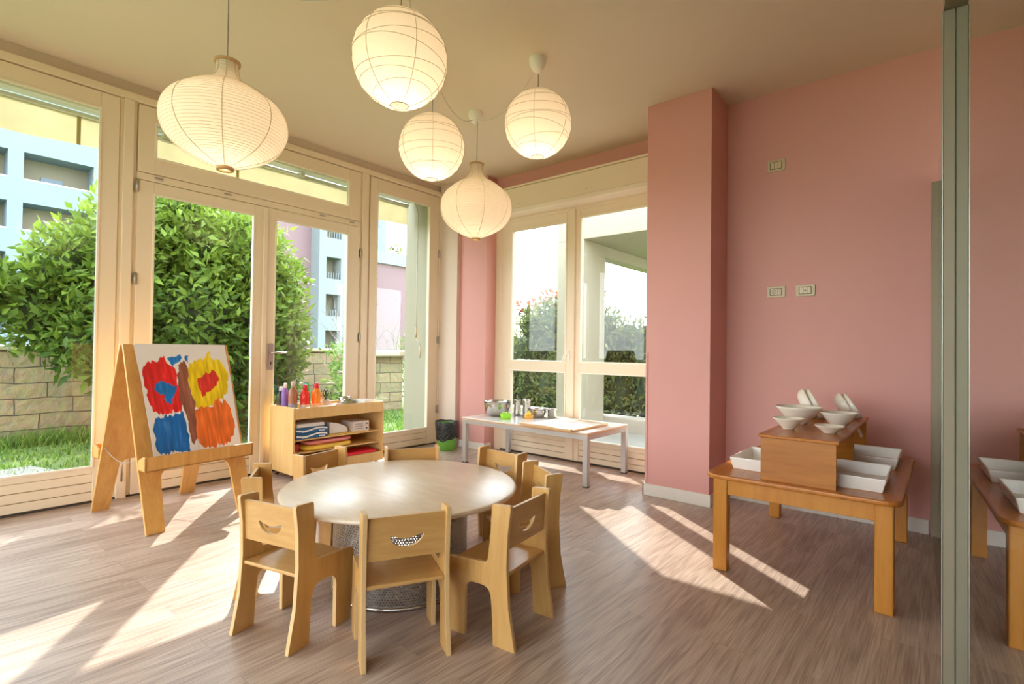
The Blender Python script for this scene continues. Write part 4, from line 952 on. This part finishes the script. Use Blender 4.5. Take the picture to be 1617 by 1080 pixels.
# lawn, paving, wall
struct(MB().box(-60, -4.6, -60, 60, -.5, -.12).box(-4.6, 60, 4.46, 60, -.5, -.12).box(-4.6, 60, -60, -3.2, -.5, -.121), 'floor_garden', M_lawn, 'green lawn outside the windows')
for i, (x, y, sx, sy, a) in enumerate([(-5.5, .95, .55, .8, .1), (-6.0, 1.9, .6, .7, -.1), (-6.5, .7, .5, .7, .3), (-5.6, 2.9, .6, .7, .1)]):
    flat('paving_slab', x, y, -.12, sx, sy, .03, a, M_pave, ['pale paving slab just outside the big left window', 'pale paving slab on the lawn behind the easel', 'pale paving slab farther out on the lawn', 'pale paving slab outside the right door leaf'][i], 'paving slab', .006, 'paving slabs on the lawn')
gw = empty('stone_wall', (-8.8, 3.5, -.12), 0, 'low sandstone block wall across the garden behind the bush', 'garden wall')
MB().box(-.25, .25, -8, 2.2, 0, 1.13).build('masonry', M_stone, gw, bevel=.02)
MB().box(-.28, .28, -8, 2.2, 1.13, 1.19).build('coping', plain('stone_cap', (.5, .4, .27), .9, noise=.15), gw, bevel=.015)
gp = empty('stone_pillar', (-8.55, 6.35, -.12), 0, 'squat stone gate pillar with a flat cap beyond the narrow window', 'pillar')
MB().box(-.28, .28, -.28, .28, 0, 1.05).build('shaft', M_stone, gp, bevel=.02); MB().box(-.42, .42, -.42, .42, 1.05, 1.17).build('cap', plain('stone_cap2', (.45, .36, .25), .9, noise=.15), gp, bevel=.03)

def leaves(name, blobs, n, size, mat, parent=None, seed=1, shell=.55, up=.25, drop=0.0, tone_z=None, asp=2.6):
    r = np.random.default_rng(seed); cs = np.array([b[:3] for b in blobs]); rs = np.array([b[3:6] for b in blobs])
    wgt = rs.prod(1)**(2/3); idx = r.choice(len(blobs), n, p=wgt/wgt.sum())
    d = r.normal(size=(n, 3)); d /= np.linalg.norm(d, axis=1)[:, None]; rad = (shell+(1-shell)*r.random(n)**.6)*(1+.12*r.normal(size=n))
    P_ = cs[idx]+d*rs[idx]*rad[:, None]
    ax = d*.6+r.normal(size=(n, 3))*.7+np.array([0, 0, up]); ax /= np.linalg.norm(ax, axis=1)[:, None]
    nr = d+r.normal(size=(n, 3))*.7+np.array([0, 0, .5]); sd_ = np.cross(ax, nr); sd_ /= np.linalg.norm(sd_, axis=1)[:, None]+1e-9; nn = np.cross(sd_, ax)
    s = size*(.6+.8*r.random(n))[:, None]; wd = s/asp
    a0_ = P_; a1_ = P_+ax*s*.35+sd_*wd*.5+nn*wd*.12; a2_ = P_+ax*s-nn*s*.12; a3_ = P_+ax*s*.35-sd_*wd*.5+nn*wd*.12; am = P_+ax*s*.45-nn*wd*.05
    V = np.stack([a0_, a1_, a2_, a3_, am], 1).reshape(-1, 3); k = np.arange(n)*5
    F = np.stack([np.stack([k, k+1, k+4], 1), np.stack([k+1, k+2, k+4], 1), np.stack([k+2, k+3, k+4], 1), np.stack([k+3, k, k+4], 1)], 1).reshape(-1, 3)
    me = bpy.data.meshes.new(name); me.vertices.add(len(V)); me.vertices.foreach_set('co', V.astype(np.float32).ravel())
    me.loops.add(F.size); me.loops.foreach_set('vertex_index', F.astype(np.int32).ravel()); me.polygons.add(len(F))
    me.polygons.foreach_set('loop_start', np.arange(0, F.size, 3, dtype=np.int32)); me.update(calc_edges=True)
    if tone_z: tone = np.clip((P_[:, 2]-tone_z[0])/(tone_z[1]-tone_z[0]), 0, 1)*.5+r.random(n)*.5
    else: tone = r.random(n)
    at = me.attributes.new('tone', 'FLOAT', 'POINT'); at.data.foreach_set('value', np.repeat(tone, 5).astype(np.float32))
    me.materials.append(mat); o = bpy.data.objects.new(name, me); COL.objects.link(o)
    if parent: o.parent = parent
    return o
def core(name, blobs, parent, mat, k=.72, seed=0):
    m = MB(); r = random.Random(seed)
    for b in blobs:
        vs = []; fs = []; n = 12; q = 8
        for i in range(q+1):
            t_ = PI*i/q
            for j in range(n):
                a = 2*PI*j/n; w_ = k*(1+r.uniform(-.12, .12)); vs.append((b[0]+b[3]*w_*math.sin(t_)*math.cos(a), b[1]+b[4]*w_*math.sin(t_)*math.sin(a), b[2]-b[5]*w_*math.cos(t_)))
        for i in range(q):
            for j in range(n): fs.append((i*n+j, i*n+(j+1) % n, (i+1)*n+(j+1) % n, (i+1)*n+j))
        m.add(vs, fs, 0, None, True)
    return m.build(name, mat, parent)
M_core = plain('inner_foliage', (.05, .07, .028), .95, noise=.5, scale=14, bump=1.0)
def branches(mb, base, L, r, depth, rnd, spread=.6, up=.5):
    d = Vector((rnd.uniform(-spread, spread), rnd.uniform(-spread, spread), up+rnd.random()*.5)).normalized()
    def go(p, d, L, r, dep):
        pts = [p]; q = p; dd = d
        for _ in range(3):
            dd = (dd+Vector((rnd.uniform(-.22, .22), rnd.uniform(-.22, .22), rnd.uniform(-.05, .15)))).normalized(); q = q+dd*L/3; pts.append(q)
        mb.tube(pts, r, 5, taper=.55)
        if dep > 0:
            for _ in range(rnd.choice((2, 3))):
                go(pts[rnd.choice((1, 2, 3))], (dd+Vector((rnd.uniform(-.9, .9), rnd.uniform(-.9, .9), rnd.uniform(-.2, .6)))).normalized(), L*.68, r*.5, dep-1)
    go(Vector(base), d, L, r, depth)
# the big laurel
lb = empty('laurel_bush', (-7.9, 2.6, -.12), 0, 'big bright green laurel bush outside the glass doors', 'bush')
BL = [(.35, -1.25, 2.05, .55, .45, .50), (.45, -.75, 2.35, .7, .55, .65), (.4, -.1, 2.5, .75, .6, .7), (.4, .55, 2.4, .75, .6, .65), (.35, 1.0, 2.05, .6, .45, .6),
      (.45, -.9, 1.6, .75, .55, .7), (.55, -.1, 1.5, .85, .7, .9), (.5, .7, 1.4, .8, .65, .85), (.35, 1.15, 1.3, .5, .4, .7), (.45, .2, .75, .7, .75, .6), (.4, .9, .7, .55, .45, .6), (.5, -.65, 1.05, .6, .5, .45), (.3, -1.5, 1.6, .4, .35, .5), (.55, -1.15, 1.25, .5, .35, .4), (.6, .05, .75, .6, .6, .6), (.55, .6, .55, .6, .5, .55), (.3, -1.9, 1.75, .35, .3, .35), (.75, -.75, .95, .3, .3, .3), (.55, -.3, 2.75, .5, .45, .45), (.35, .75, 2.75, .35, .35, .35)]
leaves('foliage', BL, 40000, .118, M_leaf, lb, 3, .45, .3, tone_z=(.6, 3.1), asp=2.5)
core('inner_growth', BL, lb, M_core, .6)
m = MB(); rnd = random.Random(4)
for k in range(14): branches(m, (rnd.uniform(-.1, .4), rnd.uniform(-.5, .6), 0), .95, .022, 2, rnd, .9, .9)
m.build('stems', M_bark, lb)
# yellow-green young shrub at the right of the laurel
ls = empty('young_shrub', (-7.6, 4.9, -.12), 0, 'small yellow-green shrub in front of the stone wall, seen through the right door leaf', 'shrub')
leaves('foliage', [(0, 0, .55, .3, .35, .5), (0, .25, .3, .3, .3, .3), (0, -.1, 1.05, .2, .22, .3)], 700, .12, M_grassb, ls, 5, .2)
m = MB(); rnd = random.Random(9)
for k in range(6): branches(m, (rnd.uniform(-.1, .1), rnd.uniform(-.2, .2), 0), .5, .01, 1, rnd, .6, .9)
m.build('stems', M_bark, ls)
# bare trees and dark hedge beyond
for i, (x, y, s) in enumerate([(-10.5, 6.9, 1), (-12.2, 9.3, 2), (-10.8, 11.2, 3)]):
    tn = empty('bare_tree', (x, y, -.12), 0, ['leafless grey tree beyond the stone wall, left of the others', 'leafless grey tree beyond the stone pillar', 'leafless grey tree farthest right beyond the stone wall'][i], 'tree', 'leafless trees beyond the wall')
    m = MB(); rnd = random.Random(s*13)
    for k in range(3): branches(m, (rnd.uniform(-.1, .1), rnd.uniform(-.1, .1), 0), 1.15, .028, 4, rnd, .5, 1.1)
    m.build('branches', plain('grey_bark', (.22, .19, .17), .9), tn)
dh = empty('dark_hedge', (-9.2, 8.3, -.12), 0, 'dark green hedge beyond the narrow window', 'hedge')
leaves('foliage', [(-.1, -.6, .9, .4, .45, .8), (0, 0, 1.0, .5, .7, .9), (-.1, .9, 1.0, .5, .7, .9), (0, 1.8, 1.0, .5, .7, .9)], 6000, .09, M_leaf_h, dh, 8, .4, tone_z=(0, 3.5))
# grass tufts
def grass(name, x0, x1, y0, y1, n, h, seed, label):
    r = np.random.default_rng(seed); P_ = np.stack([r.uniform(x0, x1, n), r.uniform(y0, y1, n), np.full(n, -.12)], 1); a = r.uniform(0, 2*PI, n); hh = h*(.4+r.random(n))
    lean = r.normal(size=(n, 2))*.35*hh[:, None]; w_ = .006+.006*r.random(n)
    A = P_+np.stack([np.cos(a)*w_, np.sin(a)*w_, 0*a], 1); B = P_-np.stack([np.cos(a)*w_, np.sin(a)*w_, 0*a], 1); C = P_+np.stack([lean[:, 0], lean[:, 1], hh], 1)
    V = np.stack([A, B, C], 1).reshape(-1, 3); me = bpy.data.meshes.new(name); me.vertices.add(len(V)); me.vertices.foreach_set('co', V.astype(np.float32).ravel())
    F = np.arange(3*n, dtype=np.int32); me.loops.add(3*n); me.loops.foreach_set('vertex_index', F); me.polygons.add(n); me.polygons.foreach_set('loop_start', np.arange(0, 3*n, 3, dtype=np.int32)); me.update(calc_edges=True)
    at = me.attributes.new('tone', 'FLOAT', 'POINT'); at.data.foreach_set('value', np.repeat(r.random(n), 3).astype(np.float32)); me.materials.append(M_grassb)
    o = bpy.data.objects.new(name, me); COL.objects.link(o); return tag(o, label, 'grass', kind='stuff')
grass('grass', -8.2, -5.0, -.6, 8.5, 20000, .05, 2, 'short bright grass on the garden lawn')
grass('weeds', -8.50, -8.2, -.6, 3.2, 3000, .17, 3, 'taller weeds at the foot of the stone wall')

# behind the back window: terrace, porch, hedge
struct(MB().box(-5.05, 3, 4.63, 6.7, -.119, -.04).box(-3.4, 3, 6.95, 7.6, -.119, -.04), 'floor_terrace', M_pave, 'pale paved terrace outside the back window')
kb = struct(MB().box(-6.9, 3, 6.7, 6.95, -.12, .16), 'trim_15', plain('pale_stone_kerb', (.5, .47, .40), .85, noise=.1), 'low pale stone kerb in front of the ivy hedge', bevel=.02)
pr_ = empty('porch', (-4.0, 6.1, -.12), 0, 'cream porch with a column, beams and flat roof outside the back window', 'porch')
MB().box(-.21, .22, .0, .59, .0, 2.74).build('column', M_pillar_c, pr_, bevel=.006)
MB().box(.0, .22, .59, 4.4, 2.58, 2.74).build('side_beam', M_pillar_c, pr_, bevel=.004)
MB().box(-.21, 6.0, .0, 4.4, 2.742, 3.5).build('roof_slab', M_pillar_c, pr_, bevel=.006)
ih = empty('ivy_hedge', (-5.3, 8.3, -.12), 0, 'dense ivy and shrub hedge behind the terrace', 'hedge')
BH = []
for k in range(15): BH.append((-2.6+k*.52, random.uniform(-.15, .15), .55, .45, .5, .75)); BH.append((-2.6+k*.52, random.uniform(-.15, .15), 1.22+.12*math.sin(k*1.9), .42, .45, .50))
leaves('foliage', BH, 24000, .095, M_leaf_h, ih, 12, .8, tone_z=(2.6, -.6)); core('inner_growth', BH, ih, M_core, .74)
m = MB(); rnd = random.Random(21)
for k in range(12): branches(m, (-2.4+k*.55, 0, 0), .9, .014, 2, rnd, .5, .9)
m.build('stems', M_bark, ih)
ps = empty('red_tipped_shrub', (-5.4, 7.6, -.12), 0, 'red-tipped shrub growing above the ivy hedge', 'shrub')
leaves('foliage', [(-.5, .2, 1.75, .35, .3, .3), (0, .1, 1.85, .35, .3, .32), (.6, .2, 1.85, .3, .3, .28), (1.0, .1, 1.6, .35, .3, .4)], 3000, .10, M_leaf_h, ps, 14, .3)
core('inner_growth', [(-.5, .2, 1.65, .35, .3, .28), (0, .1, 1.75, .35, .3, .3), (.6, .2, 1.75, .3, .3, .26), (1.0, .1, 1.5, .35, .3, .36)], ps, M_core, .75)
leaves('red_tips', [(-.6, .2, 2.05, .3, .2, .14), (0, .1, 2.15, .3, .2, .15), (.75, .2, 2.15, .3, .2, .13)], 320, .10, M_leaf_r, ps, 15, .3)

# ------------------------------------------------------------------ buildings
def bands(name, loc, label, X, y0, y1, floors, bays, wall, inner, base=-.12, top=None):
    r = empty(name, loc, 0, label, 'building'); return r
bA = empty('apartment_block', (-40, 0, -.12), 0, 'pale blue apartment block with recessed balconies, seen through the big left window', 'building')
def add_balconies(root, ys, zs, D, matw, mat_in, x=0):
    for (ya, yb) in ys:
        for (za, zb) in zs:
            m = MB(); m.box(x-D, x-D+.1, ya, yb, za, zb, 1); o = m.build('balcony_wall', [matw, mat_in], root)
            MB().box(x-D+.1, x-D+.16, ya+(yb-ya)*.3, ya+(yb-ya)*.62, za+.0, zb-.9).build('balcony_door', M_bldw, root)
            MB().box(x-.1, x+.02, ya, yb, za-.08, za).build('ledge', M_white_met, root)
def facade(root, y0, y1, z0, z1, ys, zs, D, mat, name='facade'):
    m = MB(); cy_ = y0
    for (a, b) in ys: m.box(-D, 0, cy_, a, z0, z1); cy_ = b
    m.box(-D, 0, cy_, y1, z0, z1)
    for (a, b) in ys:
        cz = z0
        for (c, d) in zs: m.box(-D, 0, a, b, cz, c); cz = d
        m.box(-D, 0, a, b, cz, z1)
    m.box(-D-.3, -D-.1, y0, y1, z0, z1)
    return m.build(name, mat, root)
ysA = [(-2.2, 0.5), (1.2, 4.35), (5.0, 8.14), (9.2, 12.3), (13.0, 16.2)]; zsA = [(1.6+2.9*k-.1, 1.6+2.9*k+1.45) for k in range(-0, 6)]
zsA = [(-.9+2.86*k+.0, -.9+2.86*k+1.5) for k in range(1, 7)]
zsA = [(10.5-2.86*k, 12.0-2.86*k) for k in (3, 2, 1, 0, -1, -2)]
facade(bA, -14, 17.5, 0, 19, ysA, zsA, 1.6, M_bldw); add_balconies(bA, ysA, zsA, 1.6, M_bldw, M_bldc)
bB = empty('pink_building', (-40, 0, -.12), 0, 'pink building with a white balcony tower, seen through the right door leaf', 'building')
MB().box(-8, -.5, 19.0, 28.4, 0, 14).build('pink_wall', M_bldp, bB)
ysB = [(23.35, 24.7), (25.4, 27.4)]; zsB = [(.9, 2.6), (3.8, 5.6), (6.9, 8.7), (10.3, 12.4)]
def tw(root):
    m = MB(); cy_ = 22.7
    for (a, b) in ysB: m.box(-.5, .8, cy_, a, 0, 14); cy_ = b
    m.box(-.5, .8, cy_, 28.2, 0, 14)
    for (a, b) in ysB:
        cz = 0
        for (c, d) in zsB: m.box(-.5, .8, a, b, cz, c); cz = d
        m.box(-.5, .8, a, b, cz, 14)
    m.build('balcony_tower', plain('white_facade', (.21, .25, .26), .9, noise=.03, scale=.3), root)
    for (a, b) in ysB:
        for (c, d) in zsB:
            MB().box(-.52, -.45, a, b, c, d).build('balcony_back', M_bldc, root); k = MB()
            for q in range(6): k.box(.7, .76, a+(b-a)*q/6, a+(b-a)*q/6+.05, c, c+.55)
            k.build('railing', M_bldd, root)
tw(bB)
bC = empty('low_pink_building', (-40, 0, -.12), 0, 'low pink wall with a white parapet, seen through the narrow window', 'building')
MB().box(-6, 0, 28.4, 38, 0, 9.0).build('pink_wall', M_bldp, bC); MB().box(-6.2, .3, 28.4, 38, 9.0, 10.1).build('parapet', plain('white_parapet', (.22, .255, .27), .9, noise=.03, scale=.3), bC)
leaves('roof_plant', [(-.5, 31.4, 10.6, .5, .6, .5)], 90, .35, M_leaf_h, bC, 31)
bD = empty('slim_tower', (-48, 0, -.12), 0, 'tall pale tower with windows, seen at the left of the narrow window', 'building')
m = MB(); m.box(-4, 0, 32.6, 35.8, 0, 24); m.build('tower_wall', M_bldw, bD)
for z in (11.6, 14.6, 17.6): MB().box(0, .06, 33.8, 35.0, z, z+1.7).build('window', M_bldd, bD)
